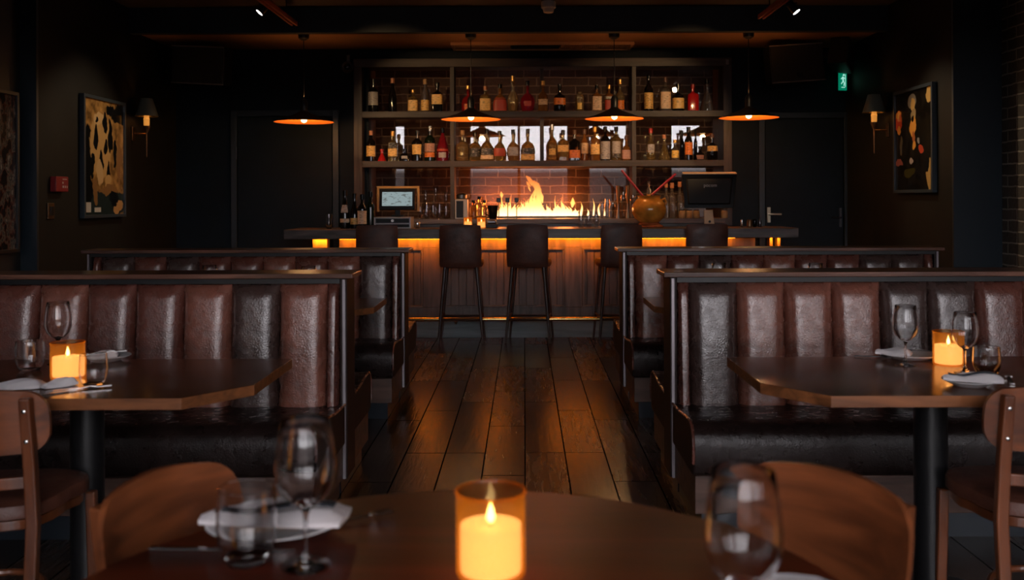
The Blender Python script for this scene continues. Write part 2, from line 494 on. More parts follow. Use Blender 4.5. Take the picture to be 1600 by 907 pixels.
# back wall with the recess behind the shelves
RX0, RX1 = -1.64, 2.09
wb = MB()
wb.box(XL - T, RX0, YB, YB + T, 0, ZC)
wb.box(RX1, XR + T, YB, YB + T, 0, ZC)
wb.box(RX0, RX1, YB, YB + T, 2.76, ZC)
wb.box(RX0, RX1, YB, YB + T, 0, 1.06)
struct(wb.build('wall_back', M['navy'], smooth=False))
struct(MB().box(RX0 - .1, RX1 + .1, 10.62, 10.72, .9, 2.86).build('wall_recess', M['brick_back'], smooth=False))
struct(MB().box(RX0 - .06, RX0, YB + T, 10.62, .95, 2.8).box(RX1, RX1 + .06, YB + T, 10.62, .95, 2.8).box(RX0, RX1, YB + T, 10.62, 2.762, 2.82)
       .box(RX0, RX1, YB, 10.62, 1.06, ZCT).build('trim_2', M['shelf_post'], smooth=False))
# side walls
struct(MB().box(XL - T - .1, XL, YSL, YB + T, 0, ZC2).build('wall_left', M['olive'], smooth=False))
struct(MB().box(XL2 - T, XL2, YF, YSL, 0, ZC2).build('wall_left_near', M['charcoal'], smooth=False))
struct(MB().box(XL2 - .02, XL + .004, YSL - .03, YSL, 0, ZC2).build('trim_3', M['navy_trim'], smooth=False))
struct(MB().box(XR, XR + T + .3, YSR, YB + T, 0, ZC2).build('wall_right', M['olive'], smooth=False))
struct(MB().box(XR - .004, XR2, YSR - .03, YSR, 0, ZC2).build('trim_4', M['navy_trim'], smooth=False))
struct(MB().box(XR2, XR2 + T, 2.0, YSR, 0, ZC2).build('wall_right_near', M['brick_side'], smooth=False))
struct(MB().box(XR2 + T, XW + T, 2.0, 2.1, 0, ZC2).build('wall_return', M['charcoal'], smooth=False))
struct(MB().box(XW, XW + T, YF, 2.0, 0, ZC2).build('wall_side_bay', M['charcoal'], smooth=False))
# window wall behind the camera
WZ0, WZ1 = .55, 3.09
wins = [(-3.05, -2.75), (-1.30, 1.06), (1.48, 2.50), (3.40, 4.30)]
wf = MB(); prev = XL2
for a, b_ in wins:
    wf.box(prev, a, YF - T, YF, 0, ZC2); wf.box(a, b_, YF - T, YF, 0, WZ0); wf.box(a, b_, YF - T, YF, WZ1, ZC2); prev = b_
wf.box(prev, XW + T, YF - T, YF, 0, ZC2)
struct(wf.build('wall_front', M['charcoal'], smooth=False))
for i, (a, b_) in enumerate(wins):
    fr = MB(); w = .05
    fr.box(a, a + w, YF - .1, YF + .01, WZ0, WZ1).box(b_ - w, b_, YF - .1, YF + .01, WZ0, WZ1)
    fr.box(a, b_, YF - .1, YF + .01, WZ0, WZ0 + w).box(a, b_, YF - .1, YF + .01, WZ1 - w, WZ1)
    if b_ - a > 1.5:
        fr.box((a + b_) / 2 - .03, (a + b_) / 2 + .03, YF - .1, YF + .01, WZ0, WZ1)
    o = struct(fr.build('window_%d' % (i + 1), M['black'], smooth=False))
    MB().box(a + w, b_ - w, YF - .06, YF - .05, WZ0 + w, WZ1 - w).build('pane', M['winpane'], o, smooth=False)
    d = bpy.data.lights.new('daylight_portal', 'AREA'); d.shape = 'RECTANGLE'; d.size = b_ - a; d.size_y = WZ1 - WZ0
    d.cycles.is_portal = True
    po = bpy.data.objects.new('daylight_portal', d); COL.objects.link(po)
    po.location = ((a + b_) / 2, YF - T - .02, (WZ0 + WZ1) / 2); po.rotation_euler = (PI / 2, 0, 0)
    po.rotation_euler = (-PI / 2, 0, 0)

# doors in the back wall
def door(idx, x0, x1, ztop, handle):
    o = struct(MB().box(x0, x1, YB - .035, YB, 0, ztop).build('door_%d' % idx, M['navy'], bevel=.004))
    fr = MB().box(x0 - .07, x0 - .008, YB - .05, YB, 0, ztop + .07).box(x1 + .008, x1 + .07, YB - .05, YB, 0, ztop + .07).box(x0 - .008, x1 + .008, YB - .05, YB, ztop + .008, ztop + .07)
    fr.build('door_frame', M['navy_trim'], o, bevel=.004)
    return o


dl = door(1, PX(372, 0, YB).x, PX(519, 0, YB).x, 2.20, None)
MB().box(-3.028, -3.022, YB - .052, YB - .036, 1.76, 1.88).build('hinge', M['steel_dark'], dl)
dr = door(2, PX(1194, 0, YB).x, PX(1318, 0, YB).x - .02, 2.16, None)
h = PX(1199, 333, YB)
MB().box(h.x - .012, h.x + .022, YB - .05, YB - .034, h.z - .10, h.z + .06).build('handle_plate', mat('satin_brass', (.5, .47, .36), .35, metal=.8), dr, bevel=.003)
MB().tube([(h.x + .004, YB - .05, h.z - .012), (h.x + .004, YB - .085, h.z - .012), (h.x + .03, YB - .09, h.z - .012), (h.x + .125, YB - .09, h.z - .014)], .010).build('door_handle', mat('satin_brass_lever', (.62, .58, .45), .3, metal=.8), dr)
h = PX(1311, 340, YB)
MB().box(h.x - .012, h.x + .012, YB - .05, YB - .034, h.z - .1, h.z + .1).tube([(h.x, YB - .05, h.z), (h.x, YB - .085, h.z), (h.x - .10, YB - .09, h.z)], .009).build('door_handle', M['steel_dark'], dr)

# ================================================================ SHELVING UNIT
YS = 10.0
def ux(px): return PX(px, 300, YS).x
def uz(py): return PX(850, py, YS).z
su = empty('back_bar_shelving', (0, 0, 0), 0, 'tall dark timber back bar shelving unit against the brick recess, holding the bottles', 'shelving unit')
Z_TOP0, Z_TOP1 = uz(104), uz(91)
Z_S1, Z_S1b = uz(173.5), uz(183)
Z_S2, Z_S2b = uz(251), uz(260.5)
X0, X0b, X1b, X1 = ux(553), ux(566), ux(1131), ux(1144)
ZCT = 1.12
MB().box(X0, X1, YS, YS + .3, Z_TOP0, Z_TOP1).build('top_beam', M['shelf_wood'], su, bevel=.003)
MB().box(X0, X0b, YS, YS + .3, ZCT - .08, Z_TOP0).build('side_post', M['shelf_post'], su, bevel=.003)
MB().box(X1b, X1, YS, YS + .3, ZCT - .08, Z_TOP0).build('side_post', M['shelf_post'], su, bevel=.003)
MB().box(X0b, X1b, YS, YS + .3, Z_S1b, Z_S1).build('shelf', M['shelf_wood'], su, bevel=.003)
MB().box(X0b, X1b, YS, YS + .3, Z_S2b, Z_S2).build('shelf', M['shelf_wood'], su, bevel=.003)
for a, b_, z0, z1 in ((703.5, 710, Z_S1, Z_TOP0), (703.5, 710, Z_S2, Z_S1b), (703.5, 710, ZCT + .001, Z_S2b),
                      (845, 850.5, Z_S1, Z_TOP0), (845, 850.5, Z_S2, Z_S1b),
                      (988, 994.5, Z_S1, Z_TOP0), (988, 994.5, Z_S2, Z_S1b), (988, 994.5, ZCT + .001, Z_S2b)):
    MB().box(ux(a), ux(b_), YS + (.15 if 840 < a < 855 else .004), YS + .28, z0, z1).build('divider', M['shelf_post'], su, bevel=.002)
MB().cbox((ux(1137), YS - .006, uz(98)), (.03, .012, .05)).build('corner_bracket', M['steel_dark'], su, bevel=.002)
gp = MB().box(X0b + .001, X1b - .001, 10.318, 10.324, ZCT + .002, Z_TOP0 - .004).build('glass_backing', M['pane'], smooth=False)
tag(gp, 'large clear glass sheet behind the bottles, mirroring the windows, in front of the bricks', 'glass panel')

# back counter
bc = empty('back_counter', (0, 0, 0), 0, 'low dark timber back counter under the shelves carrying fire tray and glassware', 'counter')
MB().box(X0b + .001, X1b - .001, 9.93, YB - .001, ZCT - .05, ZCT).build('counter_top', M['bar_top'], bc, bevel=.004)
MB().box(RX0 + .01, RX1 - .01, 9.97, 10.13, 0, ZCT - .051).build('cabinet_front', M['wood_dark'], bc, bevel=.004)

# ================================================================ BAR
YBF, YBP = 8.87, 9.17
ZBT, ZBU = 1.048, .958
def bx(px, D=YBF): return PX(px, 365, D).x
bar = empty('bar_counter', (0, 0, 0), 0, 'long wooden bar with thick timber top, beadboard front and amber underlighting', 'bar counter')
BX0, BX1 = bx(443), bx(1248)
MB().box(BX0, BX1, YBF, 9.52, ZBU, ZBT).build('bar_top', M['bar_top'], bar, bevel=.006)
PX0, PX1 = bx(530, YBP), bx(1180, YBP)
# front: frame of rails and stiles with beadboard fields
stile = [454, 675, 896, 1117]
fp = MB()
fp.box(PX0, PX1, YBP + .03, YBP + .06, .20, ZBU)
fp.box(PX0, PX1, YBP, YBP + .03, .86, ZBU - .001)
fp.box(PX0, PX1, YBP, YBP + .03, .20, .29)
sx = [PX(s, 400, YBP).x for s in stile]
for x in sx:
    a, b_ = max(x - .085, PX0), min(x + .085, PX1)
    if b_ > a: fp.box(a, b_, YBP, YBP + .03, .29, .86)
fp.box(PX0, PX0 + .06, YBP, YBP + .03, .29, .86); fp.box(PX1 - .06, PX1, YBP, YBP + .03, .29, .86)
x = PX0 + .06
while x < PX1 - .06:
    if not any(abs(x + .035 - s) < .1 for s in sx):
        fp.box(x + .003, x + .069, YBP + .018, YBP + .03, .29, .86)
    x += .072
fp.build('bar_front', M['bar_panel'], bar, bevel=.004)
for k in range(3):
    a, b_ = sx[k] + .085, sx[k + 1] - .085
    a = max(a, PX0 + .06)
    if b_ <= a: continue
    MB().box(a, b_, YBP - .008, YBP + .012, .838, .862).box(a, b_, YBP - .008, YBP + .012, .288, .31).box(a, a + .02, YBP - .008, YBP + .012, .31, .838).box(b_ - .02, b_, YBP - .008, YBP + .012, .31, .838).build('panel_moulding', M['bar_panel'], bar, bevel=.004)
MB().box(PX0, PX1, YBP + .0, YBP + .05, 0, .199).build('toe_board', M['toe'], bar, bevel=.003)
MB().box(PX0 + .01, PX1 - .2, YBP - .028, YBP - .008, ZBU - .0125, ZBU - .0005).build('light_strip', M['led'], bar)
led = lamp('light_strip_glow', 'AREA', ((PX0 + PX1 - .2) / 2, YBP - .10, ZBU - .014), 22, (1, .24, .006), parent=bar, sx=PX1 - PX0 - .25, sy=.02, rot=(math.radians(55), 0, 0))
rb = MB().tube([(PX0 + .1, 9.0, .198), (PX1 - .1, 9.0, .198)], .019, 12)
rb.build('foot_rail', M['brass'], bar)
for k in range(5):
    xx = PX0 + .25 + k * (PX1 - PX0 - .5) / 4
    MB().tube([(xx, YBP, .15), (xx, 9.06, .155), (xx, 9.0, .185)], .012, 8).build('rail_bracket', M['bronze'], bar)
# end supports under the overhangs
a, b_ = bx(491, 9.2), bx(514, 9.2)
MB().box(a, b_, 9.12, 9.24, 0, ZBU).build('end_post', M['bar_panel'], bar, bevel=.005)
lamp('end_glow', 'AREA', ((a + b_) / 2, 9.07, ZBU - .02), 2.5, (1, .24, .006), parent=bar, sx=.14, sy=.02, rot=(math.radians(50), 0, 0))
a, b_ = bx(1199, 9.2), bx(1216, 9.2)
MB().box(a, a + .03, 9.12, 9.24, 0, ZBU).box(b_ - .03, b_, 9.12, 9.24, 0, ZBU).build('end_post', M['bar_panel'], bar, bevel=.005)
lamp('end_glow', 'AREA', ((a + b_) / 2, 9.07, ZBU - .02), 1.6, (1, .24, .006), parent=bar, sx=.12, sy=.02, rot=(math.radians(50), 0, 0))

# ================================================================ BOOTHS
def puffy(w, h, lean, dep, nu=20, nv=26):
    """one upholstered channel: local x 0..w, z 0..h, bulging toward -y"""
    mb = MB(); vs, fs = [], []
    for j in range(nv + 1):
        v = j / nv
        for i in range(nu + 1):
            u = i / nu
            a = abs(2 * u - 1); 
            pu = (1 - a ** 4.6) ** .8
            tv = min(1, (1 - v) / .12); pv = math.sin(tv * PI / 2) ** .6
            bv = min(1, v / .05); pb = .4 + .6 * math.sin(bv * PI / 2)
            d = dep * pu * pv * pb * (1 + .35 * math.sin(v * PI * .9 + .3))
            vs.append((u * w, -d - lean * (1 - v) ** 1.5, v * h))
    for j in range(nv):
        for i in range(nu):
            k = j * (nu + 1) + i
            fs.append((k, k + 1, k + nu + 2, k + nu + 1))
    # back skin
    o = len(vs)
    vs += [(0, .03, 0), (w, .03, 0), (w, .03, h), (0, .03, h)]
    L = [j * (nu + 1) for j in range(nv + 1)]; R = [j * (nu + 1) + nu for j in range(nv + 1)]
    fs.append((o, o + 3) + tuple(reversed(L))); fs.append((o + 1,) + tuple(R) + (o + 2,))
    fs.append((o + 3, o + 2, (nv + 1) * (nu + 1) - 1) + tuple(range((nv + 1) * (nu + 1) - 2, nv * (nu + 1) - 1, -1)))
    fs.append((o, ) + tuple(range(0, nu + 1)) + (o + 1,)); fs.append((o, o + 1, o + 2, o + 3))
    return mb.add(vs, fs)


def seat_profile(d0, d1, flip):
    """(y,z) outline of the cushion; d0 = nose, d1 = wall side"""
    s = 1 if not flip else -1
    pts = [(0, .255), (-.012, .30), (-.016, .36), (-.010, .405), (.012, .435), (.05, .450), (.15, .448), (.30, .432), (d1, .425), (d1, .250), (.04, .247)]
    return [(d0 + s * y, z) for y, z in pts]


def booth(x0, x1, yb, aisle, order, label):
    """double-sided bench; yb = plane of the front-facing back; aisle = +1 when the aisle is at x1"""
    r = empty('booth_bench', ((x0 + x1) / 2, yb + .1, 0), 0, label, 'booth seating', 'channelled leather booths either side of the aisle')
    cx, cyy = (x0 + x1) / 2, yb + .1
    X0_, X1_ = x0 - cx, x1 - cx
    Y0, Y1 = -.10, .10
    # partition core and wooden ends
    MB().box(X0_ + .03, X1_ - .03, Y0 + .035, Y1 - .035, .1, .978).build('partition', M['wood_end'], r)
    for xs in (X0_, X1_ - .03):
        MB().box(xs, xs + .03, Y0 + .004, Y1 - .004, .10, .978).build('end_panel', M['wood_end'], r, bevel=.003)
        for yy in (Y0 - .004, Y1 - .008):
            MB().box(xs + .006 if xs == X0_ else xs + .012, xs + .018 if xs == X0_ else xs + .024, yy, yy + .012, .10, .972).build('edge_trim', M['alu'], r)
    MB().box(X0_ - .03, X1_ + .03, Y0 - .022, Y1 + .022, .978, 1.0).build('cap_rail', M['wood_rail'], r, bevel=.004)
    MB().box(X0_ + .03, X1_ - .03, Y0 - .004, Y0 + .05, .955, .9785).box(X0_ + .03, X1_ - .03, Y1 - .05, Y1 + .004, .955, .9785).build('under_rail', M['black'], r)
    names = {'b': 'leather', 'f': 'leather2', 'g': 'leather3'}
    bol = .052; inner = (X1_ - X0_) - .07 - 2 * bol; w = inner / 9
    for side in (0, 1):
        rz = 0 if side == 0 else PI
        yy = Y0 + .03 if side == 0 else Y1 - .03
        xs = X0_ + .035
        items = [(bol, 'b')] + [(w, order[i]) for i in range(9)] + [(bol, 'b')]
        for ww, k in items:
            m_ = puffy(ww - .0012, .955 - .385, .045, .045 if ww > .1 else .035, 14 if ww > .1 else 8)
            o = m_.build('back_bolster' if ww < .1 else 'back_channel', M[names[k]], r)
            if side == 0: o.location = (xs, yy, .385)
            else: o.location = (xs + ww - .0012, yy, .385); o.rotation_euler = (0, 0, PI)
            xs += ww
        # cushion, plinth, toe
        s = -1 if side == 0 else 1
        nose = s * .60
        prof = seat_profile(nose, .50, side == 1)
        q = MB(); n_ = 3
        q.xprism(prof, X0_ + .008, X1_ - .008)
        c = q.build('seat_cushion', [M['leather_dark'], M['leather_matte']], r, bevel=.012, seg=3)
        for p in c.data.polygons:
            p.material_index = 1 if abs(p.normal.x) > .9 else 0
        for xe in (X0_ + .010, X1_ - .010):
            pp = [(xe, y, z) for y, z in prof[1:9]]
            MB().tube(pp, .0065, 8).build('piping', M['leather'], c)
        for k2 in range(1, 10):
            pass
        ya, yb2 = sorted((nose + (-s) * .012, s * .065))
        MB().box(X0_ + .02, X1_ - .02, ya, yb2, .10, .247).build('plinth', M['plinth'], r, bevel=.003)
        ya, yb2 = sorted((nose + (-s) * .04, s * .02))
        MB().box(X0_ + .05, X1_ - .05, ya, yb2, .0, .10).build('toe_kick', M['toe_navy'], r)
    return r


XA, XB = -.778, .637     # aisle edges
booth(-2.85, XA, 4.20, 1, 'fgbfbbfgf', 'long brown leather channelled booth with wood cap, nearer one left of the aisle')
booth(-2.85, XA, 6.25, 1, 'gbgbbfbfg', 'long brown leather channelled booth left of the aisle, farther one nearest the bar')
booth(XB, 2.70, 4.20, -1, 'gfffggbfb', 'long brown leather channelled booth with wood cap, nearer one right of the aisle')
booth(XB, 2.70, 6.25, -1, 'fbgbfbbgg', 'long brown leather channelled booth right of the aisle, farther one nearest the bar')


# ================================================================ TABLES
def booth_table(xa, xfar, y0, y1, side, label):
    """xa: aisle side edge; chamfered corners on the near side"""
    s = side
    c = .155
    ymid = y0 + .2
    # outline in world coords, then made local
    poly = [(xfar, y1), (xa, y1), (xa, ymid), (xa + s * c, y0), (xfar - s * c * 0, y0)]
    cx, cyy = (xa + xfar) / 2, (y0 + y1) / 2
    r = empty('booth_table', (cx, cyy, 0), 0, label, 'table')
    pl = [(x - cx, y - cyy) for x, y in poly]
    mb = MB(); mb.prism(pl, .716, .75)
    top = mb.build('table_top', [M['table'], M['table_edge']], r, bevel=.002, smooth=False)
    for p in top.data.polygons:
        p.material_index = 0 if abs(p.normal.z) > .5 else 1
    MB().lathe([(.052, .03), (.052, .715)], 24).build('table_column', M['black'], r)
    MB().lathe([(.27, 0), (.27, .008), (.10, .022), (.055, .035)], 32).build('table_base', M['black'], r)
    return r


booth_table(-.836, -2.0, 2.767, 3.455, -1, 'walnut table with clipped corner at the nearer left booth, with candle and two tumblers')
booth_table(.728, 1.9, 2.767, 3.455, 1, 'walnut table with clipped corner at the nearer right booth, with two wine glasses')
booth_table(-.801, -1.97, 4.90, 5.58, -1, 'dark walnut table between the two left booths, only its clipped corner showing')
booth_table(.690, 1.86, 4.90, 5.58, 1, 'dark walnut table between the two right booths, only its clipped corner showing')

RT = (-.10, 1.30)
rt = empty('round_table', (RT[0], RT[1], 0), 0, 'round mahogany table in the foreground with a glowing candle at its centre', 'table')
MB().lathe([(.575, .722), (.59, .727), (.59, .745), (.583, .75)], 96).build('table_top', M['round_top'], rt)
MB().lathe([(.05, .03), (.05, .722)], 24).build('table_column', M['black'], rt)
MB().lathe([(.30, 0), (.30, .008), (.10, .024), (.055, .035)], 32).build('table_base', M['black'], rt)


# ================================================================ DINING CHAIRS
def dining_chair(loc, rz, label, board_w=.42):
    """faces local +y"""
    r = empty('dining_chair', (loc[0], loc[1], 0), rz, label, 'chair', 'bent ply dining chairs')
    # seat pad, D-shaped
    pts = []
    for k in range(28):
        a = 2 * PI * k / 28
        e_ = 3.2
        ca, sa = math.cos(a), math.sin(a)
        q = (abs(ca) ** e_ + abs(sa) ** e_) ** (-1 / e_)
        wx = .215 if sa > 0 else .195
        pts.append((wx * q * ca, .205 * q * sa))
    rings = []
    for sc, z in ((.93, .425), (1, .432), (1, .452), (.97, .466), (.85, .474), (.5, .477)):
        rings.append([(x * sc, y * sc, z) for x, y in pts])
    MB().loft(rings).build('seat', M['stool_leather'], r)
    MB().prism([(x * .93, y * .93) for x, y in pts], .395, .424).build('seat_frame', M['chair_wood'], r, bevel=.004)
    # curved back board on the seat side of the posts
    n = 16; bw = board_w / 2; rows = []
    z0, z1 = .625, .80
    outer, inner = [], []
    def section(x, z, off):
        y = -.205 - .045 * (1 - (x / bw) ** 2) - (z - .62) * .16 + off
        return (x, y, z)
    zs = [0, .012, .04, .09, .16, .26, .4, .6, .74, .84, .91, .96, .988, 1]
    xs_ = [-1 + 2 * i / n for i in range(n + 1)]
    for off, lst in ((.0, outer), (.014, inner)):
        for tz in zs:
            # rounded ends
            e2 = 2 * tz - 1
            q_ = max(0, abs(e2) - .25) / .75; shr = 1 - (.058 / bw) * (1 - math.sqrt(max(0, 1 - q_ * q_)))
            row = []
            for u in xs_:
                uu = u * shr
                row.append(section(uu * bw, z0 + (z1 - z0) * tz + .012 * (1 - u * u) * (1 if tz > .5 else -.3), off))
            lst.append(row)
    mb = MB(); vs = [p for r_ in outer for p in r_] + [p for r_ in inner for p in r_]
    fs = []; W = n + 1; H = len(zs); O = W * H
    for j in range(H - 1):
        for i in range(n):
            a = j * W + i
            fs.append((a, a + 1, a + W + 1, a + W)); fs.append((O + a, O + a + W, O + a + W + 1, O + a + 1))
    for i in range(n):
        fs.append((i, O + i, O + i + 1, i + 1)); a = (H - 1) * W + i; fs.append((a, a + 1, O + a + 1, O + a))
    for j in range(H - 1):
        a = j * W; fs.append((a, a + W, O + a + W, O + a)); a = j * W + n; fs.append((a, O + a, O + a + W, a + W))
    mb.add(vs, fs).build('backrest', M['chair_board'], r)
    # rear posts
    for s in (-1, 1):
        xp = s * (bw - .045)
        pts3 = [(xp * 1.06, -.30, 0), (xp * 1.02, -.245, .22), (xp, -.215, .43), (xp, -.232, .60), (xp, -.262, .785)]
        mb = MB(); rings = []
        for (x, y, z) in pts3:
            hw = .017 if z < .7 else .015
            rings.append([(x - hw, y - .018, z), (x + hw, y - .018, z), (x + hw, y + .012, z), (x - hw, y + .012, z)])
        # follow the bend of the board
        leg = mb.loft(rings).build('leg', M['chair_wood'], r, bevel=.006, seg=3)
        for zz in (.665, .75):
            MB().lathe([(.006, 0), (.006, .003), (.003, .005)], 12).build('screw', M['steel'], leg, loc=(xp, -.232 - (zz - .6) * .16 - .019, zz), rot=(PI / 2, 0, 0))
        xf = s * .185
        rings = [[(xf * k - .016, y - .016, z), (xf * k + .016, y - .016, z), (xf * k + .016, y + .016, z), (xf * k - .016, y + .016, z)] for k, y, z in ((1.03, .19, 0), (1, .175, .40))]
        MB().loft(rings).build('leg', M['chair_wood'], r, bevel=.006, seg=3)
    # rail under the board, bent
    pts4 = [(x * (bw - .05), -.222 - .028 * (1 - x * x), .545) for x in (-1, -.6, -.2, .2, .6, 1)]
    mb = MB(); rings = [[(x, y - .008, z - .017), (x, y + .008, z - .017), (x, y + .008, z + .017), (x, y - .008, z + .017)] for x, y, z in pts4]
    mb.loft(rings).build('back_rail', M['chair_wood'], r, bevel=.004)
    # bent stretcher hoop between the legs
    hoop = []
    for k in range(17):
        a = PI * k / 16
        hoop.append((.178 * math.cos(a), -.22 + .26 * math.sin(a), .20 + .0 * k))
    MB().tube(hoop, .010, 8).build('stretcher', M['chair_wood'], r)
    return r


def face_to(p, q):
    return math.atan2(q[1] - p[1], q[0] - p[0]) - PI / 2


def chair_at_back(bxp, byp, ang):
    """origin such that the middle of the board is at (bxp, byp)"""
    return (bxp + .26 * -math.sin(ang), byp + .26 * math.cos(ang))


a = math.atan2(-.39, .92) - PI / 2
dining_chair(chair_at_back(-.690, 1.80, a), a, 'bent ply dining chair left of the round table, its back behind the plate', .35)
a = math.atan2(-.57, -.82) - PI / 2
dining_chair(chair_at_back(.575, 1.79, a), a, 'bent ply dining chair right of the round table, beyond the large wine glass', .38)
dining_chair((-1.55, 2.86), math.radians(4), 'bent ply dining chair seen from behind, drawn up to the nearer left booth table', .44)
dining_chair((1.50, 2.86), math.radians(-3), 'bent ply dining chair seen from behind, drawn up to the nearer right booth table', .44)


# ================================================================ BAR STOOLS
def bar_stool():
    r = empty('bar_stool', (0, 0, 0))
    # seat pad
    pts = []
    for k in range(28):
        a_ = 2 * PI * k / 28; ca, sa = math.cos(a_), math.sin(a_)
        q = (abs(ca) ** 3.5 + abs(sa) ** 3.5) ** (-1 / 3.5)
        pts.append((.205 * q * ca, .19 * q * sa))
    rings = [[(x * sc, y * sc, z) for x, y in pts] for sc, z in ((.8, .69), (.95, .70), (1, .72), (1, .745), (.95, .765), (.7, .775), (.3, .777))]
    MB().loft(rings).build('seat', M['stool_leather'], r)
    # back shell, slightly curved, wrapping
    W, H = 12, 14; vs, fs = [], []
    for off in (0, 1):
        for j in range(H + 1):
            v = j / H; z = .70 + v * .385
            for i in range(W + 1):
                u = -1 + 2 * i / W
                hw = .192 - .006 * abs(2 * v - 1) ** 6
                x = u * hw
                th = .022
                y = -.185 - .03 * v + .030 * u * u - (.0 if off else th) - .012 * math.sin(v * PI) * (1 - off)
                if off: y -= .0
                # round the rim
                rim = max(abs(u) ** 10, abs(2 * v - 1) ** 12)
                y += (-1 if off else 1) * th * .45 * rim
                zz = z + .008 * (1 - u * u) * (1 if v > .9 else 0)
                vs.append((x, y, zz))
    N = (W + 1) * (H + 1)
    for j in range(H):
        for i in range(W):
            k = j * (W + 1) + i
            fs.append((k, k + 1, k + W + 2, k + W + 1)); fs.append((N + k, N + k + W + 1, N + k + W + 2, N + k + 1))
    for i in range(W):
        fs.append((i, N + i, N + i + 1, i + 1)); k = H * (W + 1) + i; fs.append((k, k + 1, N + k + 1, N + k))
    for j in range(H):
        k = j * (W + 1); fs.append((k, k + W + 1, N + k + W + 1, N + k)); k += W; fs.append((k, N + k, N + k + W + 1, k + W + 1))
    MB().add(vs, fs).build('backrest', M['stool_leather'], r)
    for sx_ in (-1, 1):
        for sy_ in (-1, 1):
            top = (sx_ * .145, sy_ * .135, .70); bot = (sx_ * .205, sy_ * .175, 0)
            MB().tube([top, bot], [.017, .010], 10).build('leg', M['wood_dark'], r)
    z = .215; k = 1 - z / .70
    lx, ly = .145 + .06 * k, .135 + .04 * k
    for s in (-1, 1):
        MB().tube([(-lx, s * ly, z), (lx, s * ly, z)], .009, 8).build('stretcher', M['wood_dark'], r)
        MB().tube([(s * lx, -ly, z + .02), (s * lx, ly, z + .02)], .009, 8).build('stretcher', M['wood_dark'], r)
    return r


stool0 = bar_stool()
sl = ['dark leather bar stool partly hidden behind the farther left booth',
      'dark leather bar stool second from the left, in front of the candles on the bar',
      'dark leather bar stool in the middle, straight in front of the fire',
      'dark leather bar stool in front of the ochre pot, partly behind the farther right booth',
      'dark leather bar stool in front of the black till monitor, rightmost of the row']
for i, (px, rz) in enumerate(((588, 2), (719, 0), (827, -6), (968, 5), (1104, 0))):
    o = stool0 if i == 0 else copy_tree(stool0)
    c = PX(px, 400, 8.78)
    o.location = (c.x + (.0), 8.98, 0); o.location.x = (px - VX) / FPX * 8.80
    o.rotation_euler = (0, 0, math.radians(rz))
    tag(o, sl[i], 'bar stool', 'bar stools lined up at the bar')


# ================================================================ PENDANTS
def pendant(px, py, label):
    D = 9.14
    c = PX(px, py, D)
    r = empty('pendant_lamp', (c.x, D, c.z), 0, label, 'pendant lamp', 'four shallow black pendant lamps over the bar')
    R = .283
    zr = ZC - c.z
    # shade outer and lining
    prof = [(R, 0), (R * .97, .006), (R * .72, .030), (R * .45, .058), (.075, .080), (.045, .098), (.034, .11)]
    MB().lathe(prof, 48, cap0=False, cap1=False).build('lamp_shade', M['black'], r)
    prof2 = [(R - .002, .0005), (R * .96, .004), (R * .71, .027), (R * .44, .054), (.07, .075), (.03, .082)]
    MB().lathe(prof2, 48, cap0=False, cap1=True).build('shade_lining', M['shade_in'], r)
    MB().lathe([(.034, .105), (.036, .19), (.030, .20), (.024, .215), (.010, .222)], 20).build('lamp_holder', M['black'], r)
    MB().tube([(0, 0, .215), (0, 0, zr - .04)], .004, 8).build('cord', M['black'], r)
    MB().lathe([(.02, zr - .075), (.05, zr - .055), (.055, zr - .002)], 24).build('ceiling_rose', M['black'], r)
    MB().lathe([(.008, -.014), (.024, -.004), (.03, .015), (.026, .035), (.015, .055), (.012, .075)], 20).build('bulb', M['bulb'], r, loc=(0, 0, .008))
    lamp('bulb_glow', 'POINT', (0, 0, -.028), 9, (1, .50, .19), .03, r)
    lamp('ceiling_fill', 'SPOT', (0, 0, .235), 4, (1, .42, .13), .02, r, spot=math.radians(140), blend=.8, rot=(PI, 0, 0))  # added upward light to brighten the ceiling; the holder is closed
    return r


pl_ = ['shallow black pendant lamp left of the shelving, over the end of the bar',
       'shallow black pendant lamp in front of the second shelf bay, above the two candles',
       'shallow black pendant lamp hanging just in front of the right shelf divider',
       'shallow black pendant lamp beside the loudspeaker, right of the shelving']
for (px, py), lb in zip(((475, 191), (736, 187), (960, 186), (1170, 184.5)), pl_): pendant(px, py, lb)


